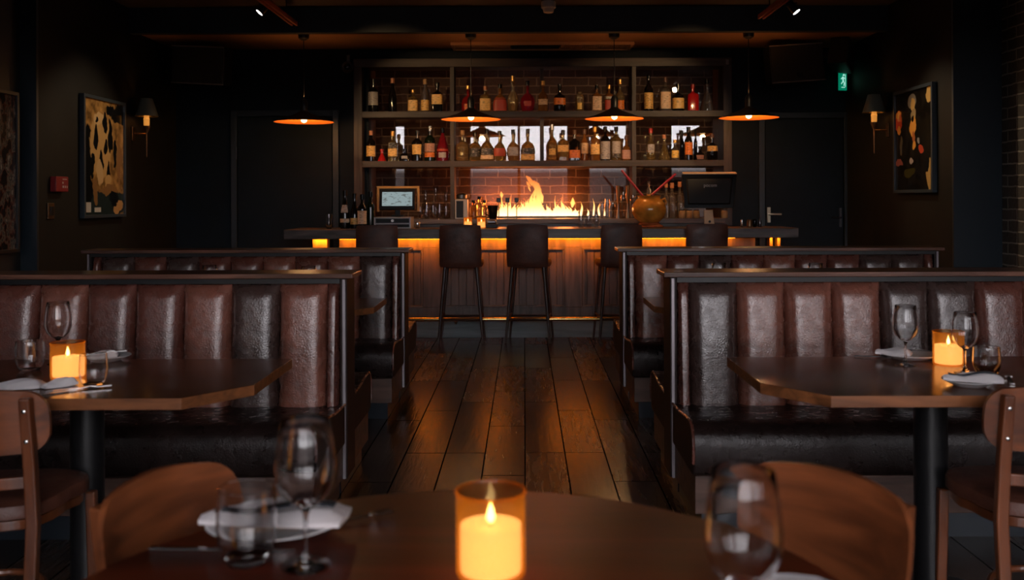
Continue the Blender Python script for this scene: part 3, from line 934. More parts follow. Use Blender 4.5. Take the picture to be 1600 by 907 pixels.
# ================================================================ SCONCES
def sconce(px, py, side, D, label):
    """side -1: left wall"""
    xw = XL if side < 0 else XR
    c = PX(px, py, D)        # bottom rim of shade
    cx = xw - side * .135
    r = empty('wall_sconce', (xw, D, c.z), 0, label, 'wall lamp', 'candle style wall sconces')
    lx = -side * .135
    MB().lathe([(.105, 0), (.103, .004), (.055, .165), (.053, .167)], 32, (lx, 0, 0), cap0=False, cap1=False).build('lamp_shade', M['shade_green'], r)
    MB().lathe([(.1035, .001), (.0535, .165)], 32, (lx, 0, 0), cap0=False, cap1=False).build('shade_lining', M['brass'], r)
    MB().lathe([(.022, -.088), (.026, -.08), (.026, -.03), (.03, -.024), (.024, -.018), (.022, .0), (.018, .02)], 20, (lx, 0, 0)).build('candle_tube', mat('sconce_tube_glow', (.75, .42, .16), .4, emis=(1, .38, .06), es=.55), r)  # lamplight on the tube is put in as a weak emission
    MB().lathe([(.015, -.15), (.02, -.135), (.034, -.098), (.036, -.09), (.022, -.088)], 20, (lx, 0, 0)).build('candle_cup', M['bronze'], r)
    MB().lathe([(.014, .03), (.018, .05), (.009, .08)], 16, (lx, 0, 0)).build('bulb', M['bulb'], r)
    MB().tube([(lx, 0, -.14), (lx, 0, -.38)], [.007, .005], 10).build('drop_rod', M['bronze'], r)
    MB().tube([(lx, 0, -.165), (-side * .02, 0, -.165)], .007, 10).build('arm', M['bronze'], r)
    MB().cbox((-side * .008, 0, -.165), (.016, .06, .13)).build('wall_plate', M['bronze'], r, bevel=.006)
    lamp('bulb_glow', 'POINT', (lx, 0, -.012), 1.6, (1, .42, .12), .02, r)
    lamp('bulb_glow', 'POINT', (lx, 0, .09), .8, (1, .42, .12), .02, r)
    return r


sconce(224, 182, -1, 9.02, 'black shaded candle sconce on the left wall beside the gold figure picture')
sconce(1369, 176, 1, 8.95, 'black shaded candle sconce on the right wall beside the dark floral picture')


# ================================================================ PICTURES
def art_blobs(name, bg, blobs, hy, hz, flip, seed, warp=.10, fleck=None):
    """painting: soft-edged strokes on a ground, uneven from brush noise. blobs: (u, v, ru, rv, colour); u from the left, v from the top"""
    m, n, l, b = newmat(name)
    tc = n.new('ShaderNodeTexCoord')
    nz = n.new('ShaderNodeTexNoise'); nz.inputs['Scale'].default_value = 7; nz.inputs['Detail'].default_value = 5; nz.noise_dimensions = '4D'; nz.inputs['W'].default_value = seed
    l.new(tc.outputs['Object'], nz.inputs[0])
    w = n.new('ShaderNodeMixRGB'); w.blend_type = 'LINEAR_LIGHT'; w.inputs[0].default_value = warp
    l.new(tc.outputs['Object'], w.inputs[1]); l.new(nz.outputs['Color'], w.inputs[2])
    sp = n.new('ShaderNodeSeparateXYZ'); l.new(w.outputs[0], sp.inputs[0])
    g = n.new('ShaderNodeTexNoise'); g.inputs['Scale'].default_value = 12; g.inputs['Detail'].default_value = 5; l.new(tc.outputs['Object'], g.inputs[0])
    r = n.new('ShaderNodeValToRGB'); r.color_ramp.elements[0].position = .35; r.color_ramp.elements[1].position = .7
    r.color_ramp.elements[0].color = rgb([c * .4 for c in bg]); r.color_ramp.elements[1].color = rgb([min(1, c * 1.5) for c in bg]); l.new(g.outputs[0], r.inputs[0])
    prev = r.outputs[0]
    def math_(op, a_, b_):
        q = n.new('ShaderNodeMath'); q.operation = op
        for i, v in enumerate((a_, b_)):
            if v is None: continue
            if isinstance(v, (int, float)): q.inputs[i].default_value = v
            else: l.new(v, q.inputs[i])
        return q.outputs[0]
    for u, v, ru, rv, c in blobs:
        y = (u * 2 - 1) * hy * (-1 if flip else 1); z = (1 - v * 2) * hz
        dy = math_('DIVIDE', math_('SUBTRACT', sp.outputs['Y'], y), ru * 2 * hy); dz = math_('DIVIDE', math_('SUBTRACT', sp.outputs['Z'], z), rv * 2 * hz)
        d = math_('ADD', math_('MULTIPLY', dy, dy), math_('MULTIPLY', dz, dz))
        mr = n.new('ShaderNodeMapRange'); mr.inputs['From Min'].default_value = 1.12; mr.inputs['From Max'].default_value = .9; l.new(d, mr.inputs[0])
        mx = n.new('ShaderNodeMixRGB'); l.new(mr.outputs[0], mx.inputs[0]); l.new(prev, mx.inputs[1]); mx.inputs[2].default_value = rgb(c); prev = mx.outputs[0]
    l.new(prev, b.inputs['Base Color']); b.inputs['Roughness'].default_value = .12
    return m


BK = (.006, .006, .006)
def art_gold():
    G, P_, D_ = (.55, .33, .12), (.62, .40, .18), (.26, .13, .045)
    return art_blobs('gold_and_black_picture', (.38, .20, .06), [
        (.86, .10, .22, .09, BK), (.14, .48, .11, .24, BK), (.42, .40, .22, .26, G), (.38, .17, .10, .06, P_), (.62, .08, .08, .05, BK), (.36, .17, .03, .03, BK),
        (.50, .20, .05, .09, BK), (.33, .33, .04, .12, BK), (.52, .40, .05, .06, BK), (.44, .52, .035, .07, BK), (.63, .32, .05, .15, BK), (.25, .58, .04, .10, BK), (.72, .45, .04, .12, BK), (.56, .60, .04, .08, BK),
        (.40, .62, .06, .10, P_), (.55, .70, .07, .06, G), (.82, .50, .06, .22, D_), (.50, .90, .60, .13, (.02, .03, .03)), (.10, .76, .16, .14, BK), (.60, .78, .20, .04, D_), (.30, .80, .05, .12, D_),
        (.70, .86, .10, .06, BK), (.80, .93, .09, .05, (.5, .27, .1))], .47, .50, False, 1.0, .09)


def art_floral():
    O_, R_, G = (.75, .33, .06), (.60, .07, .03), (.62, .38, .12)
    return art_blobs('dark_floral_picture', (.012, .009, .006), [
        (.13, .30, .10, .11, R_), (.12, .23, .08, .03, O_), (.16, .40, .05, .06, O_), (.22, .55, .03, .10, (.10, .08, .05)), (.47, .10, .09, .08, (.22, .19, .15)), (.48, .14, .05, .07, G), (.50, .25, .06, .07, (.35, .25, .12)), (.49, .36, .08, .09, O_),
        (.48, .29, .03, .03, BK), (.51, .47, .04, .06, (.4, .12, .04)), (.51, .56, .05, .04, O_), (.68, .60, .05, .05, R_), (.63, .52, .03, .03, (.3, .26, .24)), (.46, .70, .05, .03, (.4, .3, .26)), (.15, .72, .09, .04, (.28, .08, .06)),
        (.86, .06, .08, .09, G), (.93, .22, .03, .10, (.3, .2, .08)), (.40, .82, .12, .05, (.05, .04, .01)), (.93, .88, .14, .20, G), (.80, .76, .05, .05, BK)], .46, .43, True, 3.0, .07)


def art_posters():
    m, n, l, b = newmat('collage_poster')
    tc = n.new('ShaderNodeTexCoord'); mp = n.new('ShaderNodeMapping'); mp.inputs['Scale'].default_value = (1, 5, 3.2)
    l.new(tc.outputs['Object'], mp.inputs[0])
    w = n.new('ShaderNodeTexNoise'); w.inputs['Scale'].default_value = 3.2; w.inputs['Detail'].default_value = 6
    l.new(mp.outputs[0], w.inputs[0])
    r = n.new('ShaderNodeValToRGB'); cr = r.color_ramp
    cr.elements[0].position = .42; cr.elements[0].color = (.012, .01, .01, 1)
    cr.elements[1].position = .66; cr.elements[1].color = (.30, .25, .22, 1)
    for p, c in ((.48, (.09, .03, .02)), (.53, (.14, .12, .10)), (.57, (.02, .018, .018))):
        e_ = cr.elements.new(p); e_.color = rgb(c)
    l.new(w.outputs[0], r.inputs[0]); l.new(r.outputs[0], b.inputs['Base Color'])
    b.inputs['Roughness'].default_value = .12
    return m


def picture(side, xw, ya, yb_, za, zb, art, frame_m, label, name='framed_picture'):
    s = -side  # into the room
    yc, zc = (ya + yb_) / 2, (za + zb) / 2
    r = empty(name, (xw, yc, zc), 0, label, 'picture')
    hy, hz = (yb_ - ya) / 2, (zb - za) / 2
    t, d = .028, .045
    x0, x1 = sorted((s * .002, s * d))
    f = MB().box(x0, x1, -hy, -hy + t, -hz, hz).box(x0, x1, hy - t, hy, -hz, hz).box(x0, x1, -hy + t, hy - t, -hz, -hz + t).box(x0, x1, -hy + t, hy - t, hz - t, hz)
    f.build('frame', frame_m, r, bevel=.003)
    x0, x1 = sorted((s * .003, s * .028))
    MB().box(x0, x1, -hy + t, hy - t, -hz + t, hz - t).build('artwork', art, r, smooth=False)
    return r


frame_blue = mat('slate_frame', (.035, .045, .055), .35)
pg = picture(-1, XL, PX(121, 0, 1).x and 3.68 * 1500 / 697 + .02, 3.68 * 1500 / 629, 1.175, 2.215, art_gold(), frame_blue,
             'tall gold and black abstract figure picture in a slate frame on the left wall')
MB().box(.0285, .031, -.36, -.27, -.47, -.385).build('caption_card', mat('card_white', (.5, .48, .44), .6), pg)
MB().box(.0285, .031, -.20, -.08, -.47, -.43).build('caption_card', mat('card_tan', (.5, .48, .44), .6), pg)
picture(1, XR, 3.40 * 1500 / 646, 3.40 * 1500 / 584, 1.365, 2.28, art_floral(), frame_blue,
        'tall dark picture with red and golden blooms in a slate frame on the right wall')
picture(-1, XL2, 6.1, 7.15, .94, 2.13, art_posters(), M['black'],
        'black framed collage poster cut by the left edge of the view, lit with orange reflections', 'framed_poster')

# fire alarm box and key switch
c = PX(86, 288, 7.55)
fa = empty('fire_alarm_box', (XL, 7.55, c.z), 0, 'red fire alarm box on the left wall above a small brass switch plate', 'alarm box')
MB().box(0, .05, -.10, .10, -.06, .06).build('box', M['red'], fa, bevel=.006)
inkw = mat('white_print', (.6, .5, .5), .6)
MB().box(.0505, .0515, .0, .07, .035, .042).box(.0505, .0515, -.005, .015, .004, .018).box(.0505, .0515, .0, .02, -.03, -.012).box(.0505, .0515, .035, .05, -.03, -.012).box(.0505, .0515, .065, .08, -.03, -.012).build('lettering', inkw, fa)
c = PX(76, 330, 7.45)
ks = empty('switch_plate', (XL, 7.45, c.z), 0, 'small brass switch plate on the left wall below the red alarm box', 'switch')
MB().box(0, .012, -.05, .05, -.062, .062).build('plate', M['bronze'], ks, bevel=.004)
MB().box(.012, .02, -.025, .025, -.035, .035).build('rocker', M['black'], ks, bevel=.003)


# ================================================================ LOUDSPEAKERS
def speaker(loc, rot, label, logo=True, size=1):
    r = empty('loudspeaker', loc, 0, label, 'loudspeaker')
    r.rotation_euler = rot
    poly = [(-.29, -.12), (.29, -.12), (.24, .14), (-.24, .14)]
    MB().loft([[(x, y, -.19) for x, y in poly], [(x, y, .19) for x, y in poly]]).build('cabinet', M['charcoal'], r, bevel=.008)
    MB().box(-.275, .275, -.128, -.119, -.178, .178).build('grille', mat('speaker_grille', (.05, .045, .038), .7, bump=.5, bscale=260), r, bevel=.004)
    MB().box(-.288, .288, -.124, -.1195, -.189, -.179).box(-.288, .288, -.124, -.1195, .179, .189).build('grille_rim', mat('speaker_rim', (.4, .32, .26), .4), r)
    if logo:
        MB().prism([(-.035, .02), (.035, .02), (.030, -.012), (0, -.024), (-.030, -.012)], 0, .003).build('badge', M['steel_dark'], r, loc=(.01, -.128, -.12), rot=(PI / 2, 0, 0))
    MB().box(-.03, .03, .14, .30, -.04, .04).build('bracket', M['black'], r)
    r.scale = (size, size, size)
    return r


c = PX(1238, 101, 9.72)
speaker(c, (0, math.radians(-5), math.radians(10)), 'black loudspeaker mounted high on the back wall between right pendant lamp and exit sign')
c = PX(1330, 88, 8.9)
speaker((3.19, 9.62, 2.755), (math.radians(6), math.radians(10), math.radians(62)), 'black loudspeaker mounted high on the right wall above the exit sign', False, .7)
c = PX(312, 100, 9.6)
speaker((c.x, 9.72, c.z), (math.radians(5), math.radians(4), math.radians(-12)), 'black loudspeaker high in the dark left corner above the sconce', False)

# exit sign, on the right wall close to the corner
c = PX(1319, 126, 9.9)
ex = empty('exit_sign', (c.x, 9.95, c.z), math.radians(15), 'small green exit sign hanging by the far right corner beside the loudspeaker', 'exit sign')
MB().box(-.045, .045, -.01, .01, -.095, .095).build('sign_panel', mat('exit_green', (.01, .14, .08), .4, emis=(.0, .30, .16), es=.6), ex, bevel=.003)
wh = emit('exit_white', (.45, .95, .8), .9)
g = MB()
# running figure and arrow
g.lathe([(.001, -.002), (.010, -.001), (.010, 0)], 12, (0, 0, 0))
figm = MB()
def bar2(p, q, w_):
    p, q = Vector((p[0], 0, p[1])), Vector((q[0], 0, q[1])); d = (q - p).normalized(); nrm = Vector((-d.z, 0, d.x)) * w_ / 2
    vs = [p + nrm, p - nrm, q - nrm, q + nrm]
    figm.loft([[(v.x, -.0125, v.z) for v in vs], [(v.x, -.0105, v.z) for v in vs]])
for p, q, w_ in (((.0, .055), (.012, .07), .016), ((-.004, .045), (.0, .0), .015), ((-.004, .04), (-.026, .02), .008), ((-.002, .04), (.022, .025), .008), ((0, .0), (-.022, -.03), .009),
                 ((0, .0), (.014, -.02), .009), ((.014, -.02), (.008, -.05), .009), ((.026, -.06), (.026, .07), .006), ((-.02, -.065), (.02, -.065), .007)):
    bar2(p, q, w_)
figm.build('pictogram', wh, ex)
MB().box(-.004, .004, -.004, .004, .095, ZC - ex.location.z).build('bracket', M['black'], ex)

# CCTV dome
c = PX(540, 103, 9.95)
cc = empty('security_camera', (c.x, YB - .02, c.z), 0, 'small grey dome security camera on the back wall at the top left of the shelving', 'camera')
MB().lathe([(.035, 0), (.05, .03), (.062, .08), (.058, .12), (.03, .15)], 24).build('housing', mat('camera_grey', (.16, .15, .16), .4), cc, loc=(0, -.16, 0), rot=(-PI / 2, 0, 0))
MB().lathe([(.036, 0), (.03, .02), (.012, .028)], 24).build('lens', M['blackgloss'], cc, loc=(.012, -.16, -.004), rot=(PI / 2, 0, 0))
MB().box(-.012, .022, -.06, 0, .05, .13).build('bracket', mat('camera_arm', (.10, .10, .11), .4), cc, bevel=.003)

# smoke detector
c = PX(857, 10, 8.7)
sd = empty('smoke_detector', (c.x, 8.72, ZC2), 0, 'white round smoke detector on the ceiling before the beam', 'smoke detector')
MB().lathe([(.03, -.105), (.045, -.10), (.05, -.075), (.052, -.07), (.066, -.06), (.068, -.012), (.06, 0)], 28).build('housing', M['offwhite'], sd)

# ceiling cassette unit
ac = empty('ceiling_air_unit', (.19, 9.93, ZC), 0, 'long ceiling air grille above the shelving, orange lamp glow painted into its colour', 'air vent')
acm = mat('vent_orange_glow', (.62, .36, .20), .5)  # orange light falling on the vent is painted into this colour
fr = MB().box(-.93, .93, -.22, -.19, -.03, 0).box(-.93, .93, .15, .18, -.03, 0).box(-.93, -.90, -.19, .15, -.03, 0).box(.90, .93, -.19, .15, -.03, 0)
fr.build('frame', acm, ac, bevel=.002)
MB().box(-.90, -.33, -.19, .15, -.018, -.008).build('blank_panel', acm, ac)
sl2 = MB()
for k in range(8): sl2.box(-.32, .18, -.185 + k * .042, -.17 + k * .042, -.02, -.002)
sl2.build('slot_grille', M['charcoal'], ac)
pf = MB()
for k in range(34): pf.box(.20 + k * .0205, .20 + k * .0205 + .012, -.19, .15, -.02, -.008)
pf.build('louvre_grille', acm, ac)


# ================================================================ TRACK LIGHTS
def track(px_end, py_end, head_px, aim, shelf_aim, label):
    z = 2.95
    D = (z - CAM_H) * FPX / (VY - py_end)
    xe = (px_end - VX) / FPX * D
    r = empty('track_light', (xe, D, z), 0, label, 'track light', 'ceiling track lights')
    tm = mat('orange_lit_track', (.42, .13, .06), .4, var=.2)  # orange light on the rails is put into their colour
    MB().box(-.03, -.012, -2.4, 0, -.02, .02).box(.012, .03, -2.4, 0, -.02, .02).box(-.03, .03, -2.4, 0, .012, .02).build('track_rail', tm, r, bevel=.002)
    for yy in (-.3, -2.0):
        MB().tube([(0, yy, .02), (0, yy, ZC2 - z)], .006, 8).build('hanger', M['black'], r)
    def head(hp, aim, power, col, ang):
        loc = Vector((hp[0] - xe, hp[1] - D, hp[2] - z))
        q = (Vector(aim) - Vector(hp)).normalized().to_track_quat('-Z', 'Y')
        hd = MB().lathe([(.024, .13), (.034, .11), (.038, .01), (.036, 0)], 20, cap0=True, cap1=False).build('spot_head', M['black'], r, loc=loc, rot=q.to_euler())
        MB().lathe([(.034, .006), (.034, .004)], 20).build('lens', M['spotface'], hd)
        lamp('spot_beam', 'SPOT', (0, 0, -.01), power, col, .03, hd, spot=math.radians(ang), blend=.7)
        MB().tube([loc + Vector((0, 0, .08)), Vector((0, loc.y, .0))], .007, 8).build('arm', M['black'], r)
    head(tuple(PX(head_px[0], head_px[1], D - .35)), aim, 42, (1, .80, .55), 66)
    head((xe, 7.1, 2.86), shelf_aim, 125, (1, .60, .28), 40)
    return r


track(461, 36, (405, 20), (XL, 7.95, 1.35), (-.75, 10.1, 1.9), 'ceiling track coloured as if lit orange, with a lit white spot, left of the smoke detector')
track(1190, 28, (1245, 19), (XR, 7.75, 1.35), (1.15, 10.1, 1.9), 'ceiling track coloured as if lit orange, with a lit white spot, right of the smoke detector')


# ================================================================ BOTTLES
def prof_for(kind, R, H):
    """returns list of (r, z, exponent, depth ratio), neck radius, z at which the neck ends, (label z0, z1)"""
    nr = min(.0145, R * .42)
    K = {
        'wine': [(.93, 0), (1, .01), (1, .60), (.93, .66), (.6, .73), ('n', .79), ('n', .96), ('n2', .965), ('n2', 1)],
        'slope': [(.93, 0), (1, .01), (1, .40), (.88, .52), (.62, .65), (.42, .76), ('n', .86), ('n', .96), ('n2', .965), ('n2', 1)],
        'square': [(.95, 0, 5), (1, .01, 6), (1, .60, 6), (.9, .66, 5), (.5, .71, 3), ('n', .75), ('n', .88), ('n2', .885), ('n2', 1)],
        'squat': [(.9, 0, 3), (1, .03, 3), (1, .50, 3), (.86, .60, 3), (.45, .66, 2.2), ('n', .70), ('n', .84), ('n2', .845), ('n2', 1)],
        'round': [(.55, 0, 2, .5), (.8, .05, 2, .5), (1, .28, 2, .5), (.92, .44, 2, .5), (.6, .56, 2, .5), (.32, .62, 2, .7), ('n', .66), ('n', .86), ('n2', .87), ('n2', 1)],
        'dome': [(.97, 0, 4, .5), (1, .02, 4, .5), (1, .34, 4, .5), (.9, .48, 3, .5), (.62, .58, 2.4, .5), (.3, .63, 2, .8), ('n', .66), ('n', .86), ('n2', .87), ('n2', 1)],
        'bell': [(.9, 0), (1, .02), (.95, .12), (.88, .3), (1.0, .42), (.9, .54), (.5, .64), ('n', .70), ('n', .86), ('n2', .87), ('n2', 1)],
        'cone': [(1, 0), (1.0, .06), (.86, .22), (.62, .42), (.4, .56), ('n', .66), ('n', .84), ('n2', .85), ('n2', 1)],
        'barrel': [(.85, 0), (1, .06), (1, .72), (.9, .82), (.55, .86), (.55, .98), (.5, 1)],
    }[kind]
    out = []
    for it in K:
        r = it[0]; z = it[1] * H
        if r == 'n': rr = nr
        elif r == 'n2': rr = nr * 1.25
        else: rr = r * R
        exx = it[2] if len(it) > 2 else 2
        dd = it[3] if len(it) > 3 else 1
        out.append((rr, z, exx, dd))
    return out, nr


LAB = {'wine': (.14, .44), 'slope': (.10, .34), 'square': (.12, .5), 'squat': (.12, .42), 'round': (.14, .40), 'dome': (.06, .42), 'bell': (.14, .40), 'cone': (.06, .18), 'barrel': (.15, .6)}
GL = {
    'black': mat('black_bottle_glass', (.006, .005, .005), .08),
    'green': mat('dark_green_bottle_glass', (.006, .012, .006), .08),
    'brown': liquor('brown_bottle_glass', (.55, .22, .06), .7),
    'amber': liquor('amber_spirit', (1.0, .76, .32), .94),
    'gold': liquor('golden_spirit', (1.0, .78, .40), .92),
    'red': liquor('red_spirit', (.85, .05, .04), .8),
    'wine': liquor('wine_dark_spirit', (.6, .03, .06), .75),
    'clearb': liquor('clear_bottle_glass', (.96, .94, .9), .96),
    'redo': mat('red_painted_glass', (.45, .012, .015), .12),
}
LB = {
    'gold': labelmat('gold_label', (.95, .58, .18), (.16, .07, .02)),
    'tan': labelmat('tan_label', (.80, .54, .34), (.16, .08, .05)),
    'white': labelmat('white_label', (.50, .47, .44), (.08, .06, .06)),
    'silver': labelmat('silver_label', (.42, .40, .42), (.05, .05, .09)),
    'orange': labelmat('orange_label', (.85, .22, .035), (.12, .03, .01)),
    'red': labelmat('red_label', (.46, .05, .025), (.38, .08, .03)),
    'black': labelmat('black_label', (.012, .011, .011), (.45, .42, .40)),
    'pink': labelmat('rose_label', (.50, .26, .20), (.16, .07, .06)),
    'yellow': labelmat('yellow_label', (.9, .58, .12), (.1, .07, .02)),
}
CP = {
    'black': M['blackgloss'], 'copper': mat('copper_cap', (.55, .22, .10), .35), 'cork': mat('cork_stopper', (.45, .27, .13), .7, var=.3, scale=60),
    'gold': mat('gold_cap', (.75, .42, .12), .28, metal=.8), 'red': mat('red_wax_cap', (.42, .02, .015), .25), 'steel': M['steel'],
    'brown': mat('brown_cap', (.10, .04, .025), .4), 'glassy': M['base_glass'],
}


def section_radius(prof, z):
    for (r0, z0, e0, d0), (r1, z1, e1, d1) in zip(prof, prof[1:]):
        if z0 <= z <= z1 + 1e-9:
            t = (z - z0) / max(z1 - z0, 1e-9)
            return r0 + (r1 - r0) * t, e0 + (e1 - e0) * t, d0 + (d1 - d0) * t
    return prof[-1][0], 2, 1


def sheet(prof, z0, z1, ang, off=.0008, seg=14, rows=4):
    """label wrapped on the side that faces the room (-y)"""
    vs, fs = [], []
    for th in (off, off + .0009):
        for j in range(rows + 1):
            z = z0 + (z1 - z0) * j / rows
            r, e_, d_ = section_radius(prof, z)
            for i in range(seg + 1):
                a_ = -PI / 2 + ang * (-1 + 2 * i / seg)
                ca, sa = math.cos(a_), math.sin(a_)
                k = (abs(ca) ** e_ + abs(sa) ** e_) ** (-1 / e_)
                vs.append(((r * k + th) * ca, (r * d_ * k + th) * sa, z))
    N = (seg + 1) * (rows + 1); S = seg + 1
    for j in range(rows):
        for i in range(seg):
            k = j * S + i
            fs.append((N + k, N + k + 1, N + k + S + 1, N + k + S)); fs.append((k, k + S, k + S + 1, k + 1))
    for i in range(seg):
        fs.append((i, i + 1, N + i + 1, N + i)); k = rows * S + i; fs.append((k, N + k, N + k + 1, k + 1))
    for j in range(rows):
        k = j * S; fs.append((k, N + k, N + k + S, k + S)); k += seg; fs.append((k, k + S, N + k + S, N + k))
    return MB().add(vs, fs)


def bottle(px, ytop, wpx, base, D, kind, glass, labs, cap, label, cat='bottle', group=None, ybase=None, capfrac=.1, name='liquor_bottle', rz=0):
    s = D / FPX
    H = (ybase - ytop) * s; R = wpx * s / 2
    x = (px - VX) * s
    prof, nr = prof_for(kind, R, H * (1 if cap is None else 1 - capfrac * .5))
    o = MB().lathe(prof, 24).build(name, GL[glass], loc=(x, D, base + .0005))
    o.rotation_euler = (0, 0, rz)
    tag(o, label, cat, group)
    for lb in labs:
        c_, (a_, b2) = lb[0], (lb[1], lb[2]) if len(lb) > 2 else LAB[kind]
        ang = lb[3] if len(lb) > 3 else 1.2
        sheet(prof, a_ * H, b2 * H, ang).build('paper_label', LB[c_], o)
    if cap:
        z1 = prof[-1][1]; cr = nr * 1.45
        MB().lathe([(cr, z1 - H * capfrac), (cr, z1 + H * capfrac * .45), (cr * .9, z1 + H * capfrac * .5)], 16).build('cap', CP[cap], o)
    return o


D1 = 10.08
G1, G2 = 'bottles standing on the upper shelf', 'bottles standing on the lower shelf'
top = [
    (584, 122, 16, 'wine', 'black', [('white', .2, .6)], 'black', 'tall black bottle with large white label, first at the left of the upper shelf'),
    (614, 121, 13, 'slope', 'black', [], 'copper', 'slim tapered black bottle with copper cap on the upper shelf, left bay'),
    (646, 139, 15, 'square', 'amber', [('gold', .04, .52, 1.35)], 'gold', 'short square bottle covered by a plain gold label, upper shelf left bay'),
    (665, 123, 13, 'wine', 'clearb', [('gold', .04, .36, 1.4)], 'cork', 'clear bottle with long tan cork stopper and gold lower label, upper shelf'),
    (684, 128, 17, 'square', 'black', [('gold', .25, .58, 1.3)], 'black', 'dark square bottle with wide gold band label beside the left shelf divider, upper shelf'),
    (732, 133, 20, 'dome', 'red', [('orange', .02, .3, .5)], 'gold', 'red bottle half hidden behind the holder of the second pendant lamp, upper shelf'),
    (759, 134, 17, 'square', 'amber', [('gold', .04, .50, 1.35)], 'copper', 'square amber bottle with tall gold label next to the round red labelled one'),
    (782, 131, 21, 'dome', 'brown', [('red', .03, .50, 1.5)], 'black', 'arched bottle with a plain brick red label filling its front'),
    (802, 118, 18, 'round', 'gold', [], 'gold', 'golden round decanter with tall gold stopper on the upper shelf'),
    (825, 126, 23, 'round', 'wine', [('red', .18, .34, .5)], 'black', 'wide crimson round decanter with black stopper on the upper shelf'),
    (849, 126, 16, 'bell', 'brown', [('tan', .22, .40)], 'gold', 'ornate dark bottle with gold stopper at the middle divider, upper shelf'),
    (875, 131, 18, 'squat', 'black', [('orange', .24, .48)], 'black', 'squat black bottle with glowing orange label and ball cap'),
    (906, 143, 14, 'barrel', 'gold', [('yellow', .1, .42, .5)], None, 'short straight golden cylinder bottle without neck, upper shelf'),
    (933, 133, 15, 'square', 'brown', [('tan', .03, .56, 1.35)], 'black', 'square dark bottle with tall tan label, left of the third pendant cord'),
    (952, 133, 13, 'square', 'brown', [('red', .06, .42), ('white', .46, .56)], 'gold', 'bottle with red label and white collar just left of the third pendant lamp holder'),
    (969, 124, 15, 'bell', 'gold', [('orange', .06, .34)], 'gold', 'ornate golden bottle with orange label right of the third pendant lamp holder'),
    (1014, 117, 14, 'wine', 'black', [('gold', .06, .50, 1.3)], 'black', 'tall black bottle with gold label, first in the right bay of the upper shelf'),
    (1040, 121, 16, 'square', 'clearb', [('tan', .06, .56, 1.35)], 'brown', 'clear square bottle with large pale tan label, upper shelf right bay'),
    (1060, 131, 18, 'squat', 'black', [('gold', .08, .46, 1.3)], 'black', 'squat black bottle with broad gold label, between the tan labelled and the red bottle'),
    (1083, 132, 17, 'square', 'redo', [], 'red', 'bright red square bottle with red wax cap, upper shelf right bay'),
    (1105, 124, 22, 'cone', 'clearb', [], 'black', 'clear conical decanter with black stopper, last on the right of the upper shelf'),
]
for (px, yt, w, k, gl, lb, cp, text) in top:
    bottle(px, yt, w, Z_S1, D1, k, gl, lb, cp, text, group=G1, ybase=174)
